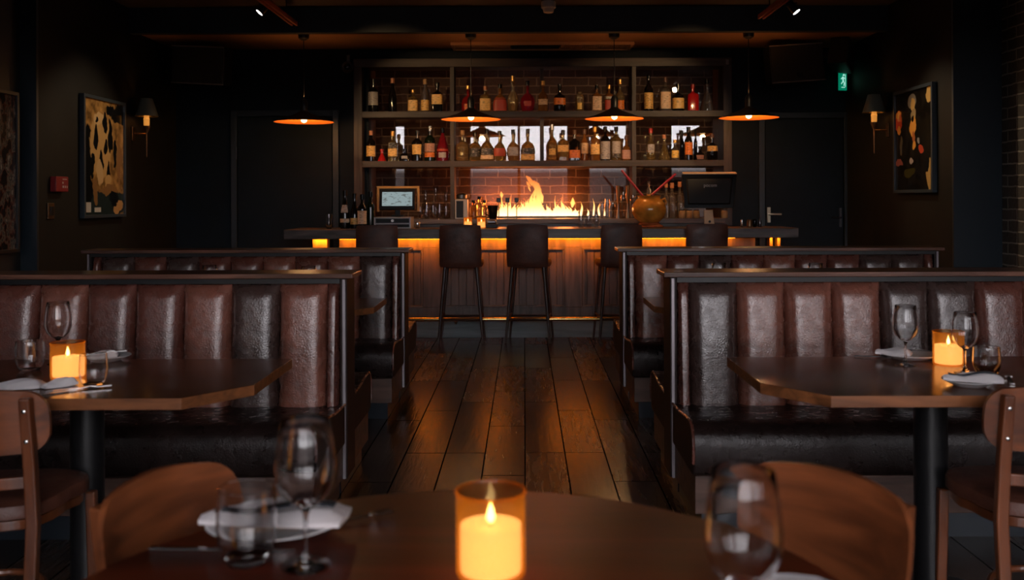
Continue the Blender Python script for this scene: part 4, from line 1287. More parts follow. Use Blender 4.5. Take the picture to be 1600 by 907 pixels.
low = [
    (580, 203, 14, 'wine', 'black', [('gold', .16, .50, 1.3)], 'copper', 'dark bottle with gold label and copper cap, first at the left of the lower shelf'),
    (597, 232, 13, 'cone', 'redo', [], 'red', 'small bright red flask near the left end of the lower shelf'),
    (614, 204, 14, 'square', 'amber', [('gold', .16, .42, 1.3), ('black', .44, .62, .7)], 'gold', 'tall amber bottle with dark round emblem above a gold label, lower shelf left bay'),
    (633, 231, 17, 'squat', 'black', [('silver', .2, .4, .5)], 'black', 'small squat black bottle on the lower shelf left bay'),
    (652, 203, 17, 'wine', 'black', [('gold', .22, .54, .95)], 'black', 'black bottle with an amber rectangle label in the middle of the left bay, lower shelf'),
    (672, 196, 17, 'wine', 'green', [('pink', .26, .5, 1.1), ('orange', .11, .24, 1.1)], 'steel', 'dark green bottle with rose and orange labels, lower shelf left bay'),
    (692, 199, 18, 'slope', 'wine', [('silver', .10, .26, .7), ('red', .30, .36)], 'black', 'dark wine red sloping bottle next to the left divider, lower shelf'),
    (723, 203, 22, 'bell', 'gold', [], 'cork', 'wide pale gold bell bottle with tan cork, first right of the left divider, lower shelf'),
    (742.5, 206, 17, 'squat', 'amber', [('black', .14, .44)], 'black', 'squat amber bottle with black label and tall black cap, under the second pendant'),
    (761, 201, 20, 'dome', 'amber', [('black', .2, .40, 1.2), ('tan', .06, .18, 1.2)], 'black', 'amber bottle with curved black label and black cap against the white reflection'),
    (781, 204, 20, 'round', 'amber', [('red', .16, .42, 1.1)], 'black', 'round amber bottle with dark red seal label, lower shelf'),
    (802, 202, 20, 'round', 'gold', [('silver', .16, .44, .9)], 'black', 'golden bottle with silver grey front label, lower shelf'),
    (825, 201, 22, 'dome', 'amber', [('black', .22, .40, 1.4), ('gold', .03, .20, 1.4)], 'black', 'broad amber bottle with black band label and gold base band, lower shelf'),
    (863, 194, 17, 'bell', 'amber', [('gold', .16, .32, .7)], 'steel', 'tall amber bulbous bottle directly right of the middle divider, lower shelf'),
    (880, 203, 17, 'square', 'amber', [('gold', .28, .50, 1.3)], 'black', 'amber bottle with gold band over a clear base, lower shelf centre right'),
    (898, 203, 17, 'square', 'black', [('orange', .08, .34, 1.35)], 'brown', 'dark square bottle with strong orange label, lower shelf centre right'),
    (913.5, 202, 11, 'wine', 'brown', [('tan', .22, .56, 1.2)], 'brown', 'slim brown bottle with cream tan label, lower shelf'),
    (930, 198, 14, 'square', 'brown', [('gold', .18, .48, 1.3)], 'gold', 'brown bottle with gold label and gilt neck, under the third pendant lamp'),
    (946, 198, 15, 'wine', 'black', [('silver', .04, .56, 1.2)], 'black', 'dark bottle with tall silver label, under the third pendant lamp'),
    (963, 198, 17, 'wine', 'amber', [('silver', .2, .56, .8), ('black', .08, .19, .8)], 'black', 'large amber bottle with patterned silver and black label, lower shelf'),
    (979, 212, 14, 'dome', 'brown', [('pink', .06, .42, 1.1)], 'brown', 'arched bottle with rose label just left of the right divider, lower shelf'),
    (1017, 201, 15, 'bell', 'amber', [('silver', .24, .50, .8)], 'red', 'amber bottle with silver label and red top, first in the right bay, lower shelf'),
    (1038, 211, 18, 'cone', 'amber', [], 'copper', 'orange amber bell shaped bottle with long thin neck, right bay lower shelf'),
    (1055, 219, 11, 'squat', 'clearb', [('yellow', .12, .48)], 'gold', 'small clear bottle with yellow label in the right bay, lower shelf'),
    (1076, 199, 12, 'wine', 'black', [('orange', .16, .54, 1.2)], 'black', 'tall black bottle with orange brown label against the white reflection, right bay'),
    (1094, 229, 15, 'round', 'black', [('pink', .06, .36, .9)], 'black', 'small black round bottle with pink disc label, right bay lower shelf'),
    (1113, 210, 16, 'squat', 'black', [('gold', .34, .54, 1.3)], 'brown', 'black bottle with narrow gold band label, last at the right of the lower shelf'),
]
for (px, yt, w, k, gl, lb, cp, text) in low:
    bottle(px, yt, w, Z_S2, D1, k, gl, lb, cp, text, group=G2, ybase=251)
for px, yt, w, text in ((1066, 205, 6.5, 'slim black capped bottle standing in a second row, left of the orange brown label'), (1087, 203, 6, 'slim black bottle in the second row, right of the orange brown label')):
    bottle(px, yt, w, Z_S2, D1 + .10, 'wine', 'black', [], 'black', text, group=G2, ybase=251)

# wine bottles on the bar top at the left
G3 = 'dark wine bottles at the left end of the bar top'
for px, yt, w, k, gl, lb, cp, text, D in (
    (539, 298, 15, 'slope', 'black', [('white', .42, .62, .8), ('tan', .16, .26, 1.2)], 'black', 'black wine bottle with white round crest, leftmost of the bottles on the bar', 9.15),
    (554, 303, 13, 'slope', 'black', [('gold', .12, .30, 1.2)], 'black', 'black wine bottle with small gold label, second from the left on the bar', 9.15),
    (566, 304, 14, 'wine', 'black', [('tan', .14, .52, 1.3)], 'black', 'black wine bottle with tall parchment label on the bar', 9.08),
    (579, 300, 13, 'wine', 'green', [], 'black', 'unlabelled dark green wine bottle beside the lit till screen', 9.15)):
    bottle(px, yt, w, ZBT, D, k, gl, lb, cp, text, group=G3, ybase=358, name='wine_bottle')

# bottles with pourers in front of the fire
G4 = 'bottles with pourers left of the fire'
for i, (px, yt, w, gl, text) in enumerate((
    (740, 312, 12, 'brown', 'dark bottle with pourer beside the grey card reader, left of the fire'),
    (749, 306, 10, 'amber', 'tall amber bottle with pourer, rising over the left candle pair'),
    (757, 312, 9, 'amber', 'slim amber bottle between the tall one and the black jug, left of the fire'))):
    bottle(px, yt, w, ZCT, 10.0, 'wine', gl, [], 'black', text, group=G4, ybase=341)
G5 = 'clear bottles behind the ochre pot'
for i, (px, yt, w, text) in enumerate(((1041, 285, 8, 'clear bottle next to the ochre pot rim, in front of the bricks'), (1050, 286, 10, 'clear bottle in the middle behind the ochre pot'), (1062, 284, 9, 'clear bottle touching the edge of the till screen'))):
    bottle(px, yt, w, ZCT, 10.05, 'wine', 'clearb', [], 'copper', text, group=G5, ybase=341)


# ================================================================ GLASSWARE
def lathe_obj(name, prof, m, loc, seg=24, parent=None, **k):
    return MB().lathe(prof, seg, **k).build(name, m, parent, loc=loc)


def glass_vessel(name, loc, outer, t, label, cat, group=None, seg=32, foot=.004):
    """blown vessel: one closed skin, outer wall, rim, inner wall and thick base"""
    r = empty(name, loc, 0, label, cat, group)
    top = outer[-1]
    inner = [(max(p[0] - t, .001), max(p[1], foot)) for p in reversed(outer[1:-1])]
    inner = [p for p in inner if p[1] > foot + .001] + [(outer[0][0] * .9, foot), (.001, foot)]
    prof = [(.001, .0)] + outer + [(top[0] - t * .5, top[1] + t * .5), (top[0] - t, top[1])] + inner
    MB().lathe(prof, seg).build('bowl', M['crystal'], r)
    return r


def tumbler(x, y, z, R, H, label, group='water tumblers on the tables'):
    outer = [(R * .62, 0), (R * .80, H * .10), (R * .95, H * .30), (R, H * .5), (R * .97, H * .8), (R * .93, H)]
    return glass_vessel('water_tumbler', (x, y, z + .0005), outer, .0018, label, 'glass', group, foot=.008)


def wine_glass(x, y, z, R, H, label, group='wine glasses on the tables'):
    r = empty('wine_glass', (x, y, z + .0005), 0, label, 'glass', group)
    sh = H * .40
    t = .0012
    bo = [(R * .45, sh + H * .03), (R * .80, sh + H * .10), (R * .98, sh + H * .20), (R, sh + H * .28), (R * .96, sh + H * .38), (R * .88, sh + H * .49), (R * .80, H)]
    prof = [(.001, 0), (R * .80, 0), (R * .80, .0015), (R * .35, .0035), (.007, .010), (.0045, .02), (.0036, .04), (.0034, sh * .6), (.0045, sh * .9), (.010, sh + .001)] + bo + \
           [(R * .80 - t * .5, H + .0006), (R * .80 - t, H)] + [(p[0] - t, p[1] + .0008) for p in reversed(bo[:-1])] + [(.001, sh + .012)]
    MB().lathe(prof, 40).build('bowl_and_stem', M['crystal'], r)
    return r


def pillar_candle(x, y, z, R, H, label, power=1.2, group='amber glass candles', seg=40):
    r = empty('candle', (x, y, z + .0005), 0, label, 'candle', group)
    t = .004
    MB().lathe([(R * .96, 0), (R, .005), (R, H - .002)], seg, cap1=False).build('glass_holder', M['amberglass'], r)
    MB().tube([(math.cos(2 * PI * k / seg) * R, math.sin(2 * PI * k / seg) * R, H) for k in range(seg + 1)], .0022, 8).build('holder_rim', M['amberglass'], r)
    wh_ = H * .60
    MB().lathe([(R * .86, .006), (R * .88, .010), (R * .88, wh_), (R * .80, wh_ - .002), (R * .3, wh_ - .006), (.004, wh_ - .006)], seg).build('wax', M['wax'], r)
    fh = H * .26
    MB().tube([(0, 0, wh_ - .008), (0, 0, wh_ + .006)], .001, 6).build('wick', M['black'], r)
    MB().lathe([(.0008, 0), (fh * .17, fh * .16), (fh * .20, fh * .32), (fh * .13, fh * .62), (fh * .05, fh * .85), (.0004, fh)], 16).build('flame', M['flame'], r, loc=(0, 0, wh_ + .002))
    lamp('candle_glow', 'POINT', (0, 0, wh_ + fh * .4), power, (1, .45, .12), fh * .2, r)
    return r


def plate(x, y, z, R, label, rot=0):
    r = empty('dinner_plate', (x, y, z + .0005), rot, label, 'plate', 'white plates')
    MB().lathe([(R * .55, 0), (R * .62, .004), (R * .97, .017), (R, .0185), (R * .97, .0205), (R * .62, .009), (R * .5, .006)], 48, cap1=True).build('dish', M['white'], r)
    return r


def napkin(x, y, z, lx, ly, rz, label, band=True, wav=.006):
    r = empty('folded_napkin', (x, y, z + .001), rz, label, 'napkin', 'folded white napkins')
    nx, ny = 22, 8; vs, fs = [], []
    for top_ in (0, 1):
        for j in range(ny + 1):
            for i in range(nx + 1):
                u, v = i / nx * 2 - 1, j / ny * 2 - 1
                edge = max(abs(u), abs(v)) ** 8
                zz = (.016 * (1 - edge * .75) + wav * math.sin(u * 3.1 + v * 1.2) + .003 * math.sin(v * 9)) if top_ else .0
                zz = max(zz, .001) if top_ else 0
                vs.append((u * lx / 2 * (1 - .03 * v * v), v * ly / 2 * (1 + .12 * math.sin(u * 2)), zz + (abs(u) ** 2) * .002))
    N = (nx + 1) * (ny + 1)
    for j in range(ny):
        for i in range(nx):
            k = j * (nx + 1) + i
            fs.append((N + k, N + k + 1, N + k + nx + 2, N + k + nx + 1)); fs.append((k, k + nx + 1, k + nx + 2, k + 1))
    for i in range(nx):
        fs.append((i, i + 1, N + i + 1, N + i)); k = ny * (nx + 1) + i; fs.append((k, N + k, N + k + 1, k + 1))
    for j in range(ny):
        k = j * (nx + 1); fs.append((k, N + k, N + k + nx + 1, k + nx + 1)); k += nx; fs.append((k, k + nx + 1, N + k + nx + 1, N + k))
    MB().add(vs, fs).build('cloth', M['napkin'], r)
    if band:
        pts = [(u * lx / 2 * .8, .012 * u, .020 + wav * math.sin(u * 3.1)) for u in [-1 + k / 6 for k in range(13)]]
        mb = MB(); rings = [[(p[0], p[1] - ly * .13, p[2] - .002), (p[0], p[1] + ly * .13, p[2] - .002), (p[0], p[1] + ly * .11, p[2] + .002), (p[0], p[1] - ly * .11, p[2] + .002)] for p in pts]
        mb.loft(rings).build('dark_band', M['napkin_dark'], r)
    return r


def fork(x, y, z, rz, label, L=.19, m='steel', tilt=0):
    r = empty('fork', (x, y, z), rz, label, 'cutlery', 'forks'); r.rotation_euler = (0, tilt, rz)
    mb = MB()
    pts = [(-L / 2, 0, .003), (-L / 2 + .08, 0, .005), (L * .12, 0, .008), (L * .25, 0, .006)]
    rings = []
    for (px_, py_, pz_), w_ in zip(pts, (.006, .004, .003, .006)):
        rings.append([(px_, -w_, pz_ - .001), (px_, w_, pz_ - .001), (px_, w_, pz_ + .001), (px_, -w_, pz_ + .001)])
    mb.loft(rings).build('handle', M[m], r)
    mb2 = MB()
    mb2.box(L * .24, L * .32, -.011, .011, .005, .007)
    for k in range(4): mb2.box(L * .31, L * .5, -.011 + k * .0062, -.011 + k * .0062 + .0034, .005, .007)
    mb2.build('tines', M[m], r)
    return r


def knife(x, y, z, rz, label, L=.22, m='steel'):
    r = empty('table_knife', (x, y, z), rz, label, 'cutlery', 'table knives')
    MB().loft([[(-L / 2, -.007, 0), (-L / 2, .007, 0), (-L / 2, .007, .0035), (-L / 2, -.007, .0035)], [(-.01, -.005, 0), (-.01, .005, 0), (-.01, .005, .003), (-.01, -.005, .003)]]).build('handle', M[m], r, bevel=.001)
    MB().prism([(-.01, -.004), (L / 2 - .02, -.009), (L / 2, .004), (-.01, .005)], .0005, .002).build('blade', M[m], r)
    return r


ZT = .75
def T_(px, py, z=ZT):
    """point of a table plane seen at pixel"""
    dx, dy = (px - VX) / FPX, (VY - py) / FPX
    D = (CAM_H - z) / -dy
    return dx * D, D


# --- left booth table
x, y = T_(105, 588); pillar_candle(x, y, ZT, .052, .113, 'lit amber glass candle on the left booth table, between two tumblers', 1.5)
x, y = T_(90, 566); wine_glass(x, y, ZT, .045, .215, 'empty wine glass behind the candle on the left booth table')
x, y = T_(46, 576); tumbler(x, y, ZT, .047, .098, 'clear tumbler left of the candle on the left booth table')
x, y = T_(145, 600); tumbler(x, y, ZT, .043, .095, 'clear tumbler overlapping the candle, on its right, on the left booth table')
x, y = T_(165, 562); plate(x, y, ZT, .085, 'white plate at the far side of the left booth table beyond the tumbler')
napkin(x - .02, y + .0, ZT + .012, .12, .05, .3, 'folded white napkin on the far plate of the left booth table', False)
fork(x + .0, y - .02, ZT + .028, .6, 'fork lying across the far plate on the left booth table', .15)
x, y = T_(20, 604); napkin(x, y, ZT, .17, .08, .25, 'white napkin at the near edge of the left booth table, beside the chair back', False)
x, y = T_(90, 602); napkin(x, y, ZT, .10, .05, .9, 'small grey folded napkin in front of the candle on the left booth table', False)
x, y = T_(112, 610); knife(x, y, ZT + .001, .75, 'knife glinting orange in front of the candle on the left booth table', .18)
x, y = T_(128, 607); fork(x, y, ZT + .001, .5, 'fork by the tumbler at the near edge of the left booth table', .16)

# --- right booth table
x, y = T_(1414, 573); wine_glass(x, y, ZT, .043, .203, 'empty wine glass in front of the far plate on the right booth table')
x, y = T_(1481, 573); pillar_candle(x, y, ZT, .050, .113, 'lit amber glass candle on the right booth table, behind the second wine glass', 1.5)
x, y = T_(1507, 585); wine_glass(x, y, ZT, .042, .196, 'empty wine glass right of the candle on the right booth table')
x, y = T_(1541, 588); tumbler(x, y, ZT, .043, .088, 'clear tumbler rightmost on the right booth table')
x, y = T_(1420, 563); plate(x, y, ZT, .105, 'white plate at the far side of the right booth table, left of the candle')
napkin(x - .055, y - .0, ZT + .015, .12, .07, -.5, 'folded white napkin on the far plate of the right booth table', False)
knife(x + .02, y - .01, ZT + .03, -.35, 'black handled knife lying over the far plate on the right booth table', .13, 'black')
x, y = T_(1368, 562); fork(x, y, ZT + .001, -.4, 'dark fork left of the far plate on the right booth table', .15, 'black')
x, y = T_(1513, 606); plate(x, y, ZT, .078, 'white plate at the near edge of the right booth table by the chair back')
napkin(x + .01, y, ZT + .016, .17, .075, -.35, 'folded white napkin with dark band on the near plate of the right booth table', True)
x, y = T_(1577, 598); fork(x, y, ZT + .001, 1.2, 'fork beside the near plate on the right booth table', .15)

# --- tables between the booths: only rims show above the caps
for px, D, H_, text in ((327, 5.15, .222, 'wine glass rim just showing above the nearer left booth, left one'), (482, 5.05, .222, 'wine glass rim above the nearer left booth next to the glowing candle'),
                        (1123, 5.15, .225, 'wine glass rim just showing above the nearer right booth, by its left end'), (1274, 5.15, .222, 'wine glass rim showing in the middle above the nearer right booth')):
    wine_glass((px - VX) / FPX * D, D, ZT, .045, H_, text)
for px, D, text in ((460, 5.3, 'lit candle hidden by the nearer left booth, its glow on the farther leather'), (1185, 5.3, 'lit candle hidden by the nearer right booth, its glow on the farther leather')):
    pillar_candle((px - VX) / FPX * D, D, ZT, .045, .11, text, 2.2)

# --- round table
x, y = -.052, 1.442
pillar_candle((765 - VX) / FPX * 1.46, 1.46, ZT, .0525, .126, 'large lit amber glass candle in the middle of the round foreground table', 1.0)
x, y = T_(476, 884); wine_glass(x, y, ZT, .0475, .227, 'blurred empty wine glass on the left of the round table')
x, y = T_(384, 878); tumbler(x, y, ZT, .047, .118, 'blurred clear tumbler left of the wine glass on the round table')
wine_glass((1160 - VX) / FPX * 1.17, 1.17, ZT, .0475, .238, 'large blurred wine glass at the right of the round table, before the chair')
x, y = T_(412, 826); plate(x + .02, y, ZT, .118, 'white plate behind the tumbler on the left of the round table')
napkin(x + .02, y, ZT + .018, .25, .095, -.03, 'white napkin with dark band folded on the left plate of the round table', True)
x, y = T_(345, 860); knife(x, y, ZT + .001, -.06, 'silver knife lying left of and behind the tumbler on the round table', .24)
x, y = T_(562, 812); fork(x, y, ZT + .001, .55, 'silver fork right of the left plate on the round table', .12)
napkin(.335, 1.345, ZT, .245, .135, 0, 'white napkin lying flat at the near right of the round table', False)

# ================================================================ THINGS ON THE BAR
# two candles
for px, D, text in ((731, 9.35, 'small lit candle on the bar, left one of the pair left of the fire'), (752, 9.2, 'small lit candle on the bar, right one of the pair beside the black jug')):
    pillar_candle((px - VX) / FPX * D, D, ZBT, .040, .098, text, .7, 'amber glass candles', 24)

# till screen facing the room, with pale frame behind
c = PX(621, 336, 9.25)
ps = empty('till_screen', (c.x, 9.25, ZBT), 0, 'lit till screen with black bezel and pale timber surround on the left of the bar', 'monitor')
mz = .136
rot = Matrix.Rotation(math.radians(-8), 3, 'X')
MB().cbox((0, 0, mz + .03), (.345, .03, .205), rot=rot).build('bezel', M['plastic'], ps, bevel=.008)
scr = bpy.data.materials.new('till_display'); scr.use_nodes = True
n, l = scr.node_tree.nodes, scr.node_tree.links; n.clear()
o_ = n.new('ShaderNodeOutputMaterial'); e_ = n.new('ShaderNodeEmission'); e_.inputs[1].default_value = .42
tc = n.new('ShaderNodeTexCoord'); mp = n.new('ShaderNodeMapping'); mp.inputs['Scale'].default_value = (22, 1, 60)
t = n.new('ShaderNodeTexNoise'); t.inputs['Scale'].default_value = 1; r_ = n.new('ShaderNodeValToRGB')
r_.color_ramp.elements[0].position = .56; r_.color_ramp.elements[0].color = (.62, .78, .80, 1); r_.color_ramp.elements[1].position = .62; r_.color_ramp.elements[1].color = (.30, .34, .33, 1)
l.new(tc.outputs['Object'], mp.inputs[0]); l.new(mp.outputs[0], t.inputs[0]); l.new(t.outputs[0], r_.inputs[0]); l.new(r_.outputs[0], e_.inputs[0]); l.new(e_.outputs[0], o_.inputs[0])
MB().cbox(rot @ Vector((0, -.0165, 0)) + Vector((0, 0, mz + .032)), (.29, .002, .135), rot=rot).build('display', scr, ps)
MB().cbox((0, .02, .035), (.05, .03, .09)).cbox((0, .02, .008), (.12, .1, .016)).build('stand', M['plastic'], ps, bevel=.004)
ps.location.z = ZBT + .1115
yf = MB(); W_, H_ = .41, .245; cz = mz + .035
yf.box(-W_ / 2, W_ / 2, .045, .065, cz + H_ / 2 - .022, cz + H_ / 2).box(-W_ / 2, -W_ / 2 + .022, .045, .065, cz - H_ / 2, cz + H_ / 2 - .022).box(W_ / 2 - .022, W_ / 2, .045, .065, cz - H_ / 2, cz + H_ / 2 - .022)
yf.build('timber_surround', M['wood_yellow'], ps, bevel=.003)

cd = empty('cash_drawer', ((614 - VX) / FPX * 9.15, 9.2, ZBT + .0005), 0, 'silver framed cash drawer under the lit till screen', 'cash drawer')
MB().box(-.175, .175, -.10, .16, .0, .012).box(-.175, -.160, -.10, .16, .012, .095).box(.160, .175, -.10, .16, .012, .095).box(-.175, .175, -.10, .16, .095, .108).box(-.16, .16, -.10, .16, .040, .052).build('shell', mat('silver_shell', (.42, .41, .42), .4, metal=.3), cd, bevel=.003)
MB().box(-.158, .158, -.09, .15, .013, .039).box(-.158, .158, -.092, .15, .053, .094).build('drawer', M['plastic'], cd, bevel=.002)
MB().lathe([(.014, 0), (.014, .006)], 16).build('lock', M['steel'], cd, loc=(0, -.093, .074), rot=(PI / 2, 0, 0))

# glass at the far left
tb = tumbler((514 - VX) / FPX * 9.15, 9.15, ZBT, .034, .14, 'tall water glass alone on the left end of the bar top', 'glasses on the bar top')
# small cup by the drawer
sc_ = lathe_obj('shot_cup', [(.018, 0), (.022, .005), (.026, .055), (.024, .06)], M['steel'], ((652 - VX) / FPX * 9.1, 9.1, ZBT + .0005))
tag(sc_, 'small steel cup on the bar right of the cash drawer', 'cup')

# card reader / box with teapot
bxr = empty('coffee_grinder_box', ((721 - VX) / FPX * 10.02, 10.06, ZCT + .0005), 0, 'pale grey box with dark window standing on the back counter by the left divider', 'machine')
MB().box(-.066, .066, -.07, .07, 0, .205).build('housing', mat('grey_housing', (.38, .37, .38), .4), bxr, bevel=.006)
MB().box(-.052, .022, -.074, -.069, .012, .188).build('window', M['plastic'], bxr, bevel=.003)
tp = empty('teapot', ((721 - VX) / FPX * 10.02, 10.06, ZCT + .206), 0, 'small dark metal pot on top of the pale grey box', 'pot')
MB().lathe([(.045, 0), (.055, .01), (.056, .045), (.040, .058), (.012, .064)], 24).build('body', M['steel_dark'], tp)
MB().tube([(.05, 0, .012), (.075, 0, .02), (.075, 0, .045), (.05, 0, .052)], .005, 8).build('handle', M['steel_dark'], tp)

# black jug and gadget
jg = empty('black_jug', ((770 - VX) / FPX * 9.9, 9.96, ZCT + .0005), 0, 'glossy black jug flaring upwards at the left edge of the fire', 'jug')
MB().lathe([(.038, 0), (.042, .01), (.05, .09), (.058, .14)], 24, cap1=False).build('body', M['blackgloss'], jg)
MB().tube([(-.04, 0, .03), (-.075, 0, .05), (-.07, 0, .10), (-.05, 0, .12)], .006, 8).build('handle', M['blackgloss'], jg)
gd = empty('receipt_printer', ((768 - VX) / FPX * 9.25, 9.25, ZBT + .0005), 0, 'small grey and black receipt printer on the bar below the black jug', 'printer')
MB().box(-.06, .06, -.05, .05, 0, .04).build('base', M['plastic'], gd, bevel=.006)
MB().box(-.045, .045, -.04, .04, .04, .075).build('cover', M['steel_dark'], gd, bevel=.012)

# beer taps: small black square badges on slim stems
G6 = 'black tap badges in front of the fire'
for i, px in enumerate((779, 793, 807)):
    text = ['black square tap badge nearest the jug, in front of the fire', 'middle black square tap badge in front of the fire', 'black square tap badge nearest the tall flame'][i]
    tp = empty('beer_tap', ((px - VX) / FPX * 9.9, 9.96, ZCT + .0005), 0, text, 'tap', G6)
    MB().tube([(0, 0, 0), (0, 0, .17)], .005, 10).build('stem', M['steel_dark'], tp)
    MB().box(-.024, .024, -.008, .008, .17, .218).build('badge', M['blackgloss'], tp, bevel=.004)

# glassware on the back counter left: decanters and glasses
def stem_clear(name, px, ytop, w, D, base, ybase, kind, text, group, cat='glass'):
    s = D / FPX; R, H = w * s / 2, (ybase - ytop) * s
    shapes = {
        'carafe': [(R * .9, 0), (R, H * .03), (R, H * .35), (R * .5, H * .6), (R * .38, H * .75), (R * .55, H)],
        'glass': [(R * .75, 0), (R * .85, H * .1), (R, H)],
        'goblet': [(R * .8, 0), (R * .8, H * .02), (R * .12, H * .06), (R * .12, H * .45), (R * .8, H * .58), (R, H * .75), (R * .85, H)],
    }
    o = MB().lathe(shapes[kind], 20, cap1=False).build(name, M['base_glass'], loc=((px - VX) * s, D, base + .0005))
    tag(o, text, cat, group)
    return o


G7 = 'glassware on the back counter right of the till screen'
for i, (nm, px, yt, w, k, D, text) in enumerate((
    ('carafe', 665, 297, 14, 'carafe', 10.10, 'clear carafe nearest the lit till screen on the back counter'),
    ('carafe', 681, 289, 15, 'carafe', 10.14, 'tallest clear carafe in the middle of the glassware left of the divider'),
    ('carafe', 697, 299, 13, 'carafe', 10.10, 'clear carafe beside the left shelf divider on the back counter'),
    ('drinking_glass', 657, 322, 9, 'glass', 9.97, 'small clear glass in the front row, first beside the till screen'),
    ('drinking_glass', 667, 319, 9, 'glass', 9.97, 'clear glass in the front row, second from the till screen'),
    ('drinking_glass', 677, 320, 9, 'glass', 9.97, 'clear glass in the front row, third from the till screen'),
    ('drinking_glass', 687, 318, 9, 'glass', 9.97, 'clear glass in the front row, fourth from the till screen'),
    ('drinking_glass', 697, 321, 9, 'glass', 9.97, 'clear glass in the front row, nearest the pale grey box'))):
    stem_clear(nm, px, yt, w, D, ZCT, 341, k, text, G7)
G8 = 'bar tools and glasses between the fire and the ochre pot'
for i, (px, yt, w, k, D, text) in enumerate((
    (941, 318, 8, 'glass', 10.0, 'small glass just right of the last flames'),
    (949, 311, 8, 'glass', 10.0, 'slim glass lit orange right of the last flames'),
    (957, 316, 8, 'goblet', 9.98, 'small stemmed glass left of the steel jigger pair'),
    (974, 300, 9, 'goblet', 10.12, 'stemmed glass between the two gold jiggers'),
    (989, 304, 9, 'goblet', 9.965, 'stemmed glass behind the left side of the ochre pot'))):
    stem_clear('stemmed_glass' if k == 'goblet' else 'drinking_glass', px, yt, w, D, ZCT, 341, k, text, G8)
for px, text in ((966, 'gold and steel jigger, left one of the pair beside the ochre pot'), (981, 'gold and steel jigger, right one of the pair beside the ochre pot')):
    s = 10.02 / FPX
    j = empty('jigger', ((px - VX) * s, 10.02, ZCT + .0005), 0, text, 'jigger', G8)
    MB().lathe([(.020, 0), (.017, .03), (.007, .115), (.007, .15)], 20).build('lower_cup', M['steel_dark'], j)
    MB().lathe([(.007, .15), (.017, .23), (.021, .34)], 20, cap1=False).build('upper_cup', M['bronze'], j)
# tumblers on the bar in front of the fire's right end
for i, (px, text) in enumerate(((908, 'small glass on the bar, left of three below the last flames'), (920, 'small glass on the bar, middle of three below the last flames'), (932, 'small glass on the bar, right of three beside the fourth stool'))):
    stem_clear('drinking_glass', px, 337, 10, 9.2, ZBT, 357, 'glass', text, 'small glasses on the bar near the fire')

# ochre pot with red straws and a bottle
pt = empty('ochre_pot', ((1014 - VX) / FPX * 9.25, 9.25, ZBT + .0005), 0, 'big glazed ochre pot with two red sticks on the right half of the bar', 'pot')
s = 9.25 / FPX
body = [(.085, .045), (.10, .055), (.14, .09), (.163, .14), (.166, .18), (.155, .225), (.125, .265), (.105, .28), (.108, .295), (.120, .305)]
MB().lathe(body, 40, cap0=True, cap1=False).build('body', M['pot'], pt)
MB().lathe([(.119, .304), (.106, .293), (.10, .27), (.10, .25)], 40, cap0=False, cap1=True).build('inner_wall', M['pot'], pt)
MB().lathe([(.135, 0), (.142, .008), (.135, .02), (.105, .03), (.095, .045)], 40).build('foot', M['pot_base'], pt)
MB().tube([(.118, 0, .26), (.152, 0, .275), (.165, 0, .24), (.155, 0, .215)], .012, 10).build('ear_handle', M['pot'], pt)
def pp(px, py, D=9.25): 
    q = PX(px, py, D); return (q.x - pt.location.x, D - 9.25, q.z - pt.location.z)
for a_, b2, text in (((999, 300), (971, 266), 'red stick leaning left out of the ochre pot'), ((1026, 298), (1056, 272), 'red stick leaning right out of the ochre pot towards the till screen')):
    p0, p1 = pp(*a_), pp(*b2)
    o = MB().tube([Vector(p0) - (Vector(p1) - Vector(p0)) * .25, p0, Vector(p0).lerp(Vector(p1), .6), p1], [.011, .011, .012, .010], 10).build('red_muddler', M['straw'], loc=pt.location)
    tag(o, text, 'stick', 'red sticks in the ochre pot')
bt = MB().lathe([(.022, .10), (.022, .36), (.008, .385), (.008, .415), (.014, .42), (.014, .44)], 16).build('glass_stopper_bottle', GL['clearb'], loc=(pt.location.x, pt.location.y + .02, pt.location.z))
tag(bt, 'narrow clear bottle with gold top standing up inside the ochre pot', 'bottle')

# till monitor seen from behind
c = PX(1108, 300, 9.2)
tm_ = empty('till_monitor', (c.x, 9.2, ZBT + .0005), 0, 'large black till monitor seen from behind on a bronze stand, right end of bar', 'monitor')
rot = Matrix.Rotation(math.radians(8), 3, 'X')
zc = .352
poly_b = [(-.245, -.17), (.225, -.17), (.27, .155), (-.265, .155)]
MB().loft([[(x, -.02 + z * .12, z + zc) for x, z in poly_b], [(x * .98, .02 + z * .12, z * .98 + zc) for x, z in poly_b]]).build('screen_shell', M['blackgloss'], tm_, bevel=.006)
MB().loft([[(x * .80, -.033 + z * .12, z * .72 + zc) for x, z in poly_b], [(x * .86, -.018 + z * .12, z * .80 + zc) for x, z in poly_b]]).build('rear_cover', M['plastic'], tm_, bevel=.004)
MB().loft([[(x, y + .0, z) for x, y, z in ((-.25, -.022, zc + .158), (.262, -.022, zc + .158), (.262, .04, zc + .172), (-.25, .04, zc + .172))], [(x, y + .0, z + .006) for x, y, z in ((-.25, -.022, zc + .158), (.262, -.022, zc + .158), (.262, .04, zc + .172), (-.25, .04, zc + .172))]]).build('top_edge', mat('edge_reflection', (.55, .38, .24), .4), tm_)  # brown reflection along the top is painted as a pale colour
tcu = bpy.data.curves.new('maker_name', 'FONT'); tcu.body = 'pocom'; tcu.size = .045; tcu.extrude = .0008; tcu.align_x = 'CENTER'
tmp_ = bpy.data.objects.new('tmp', tcu); COL.objects.link(tmp_); bpy.context.view_layer.update()
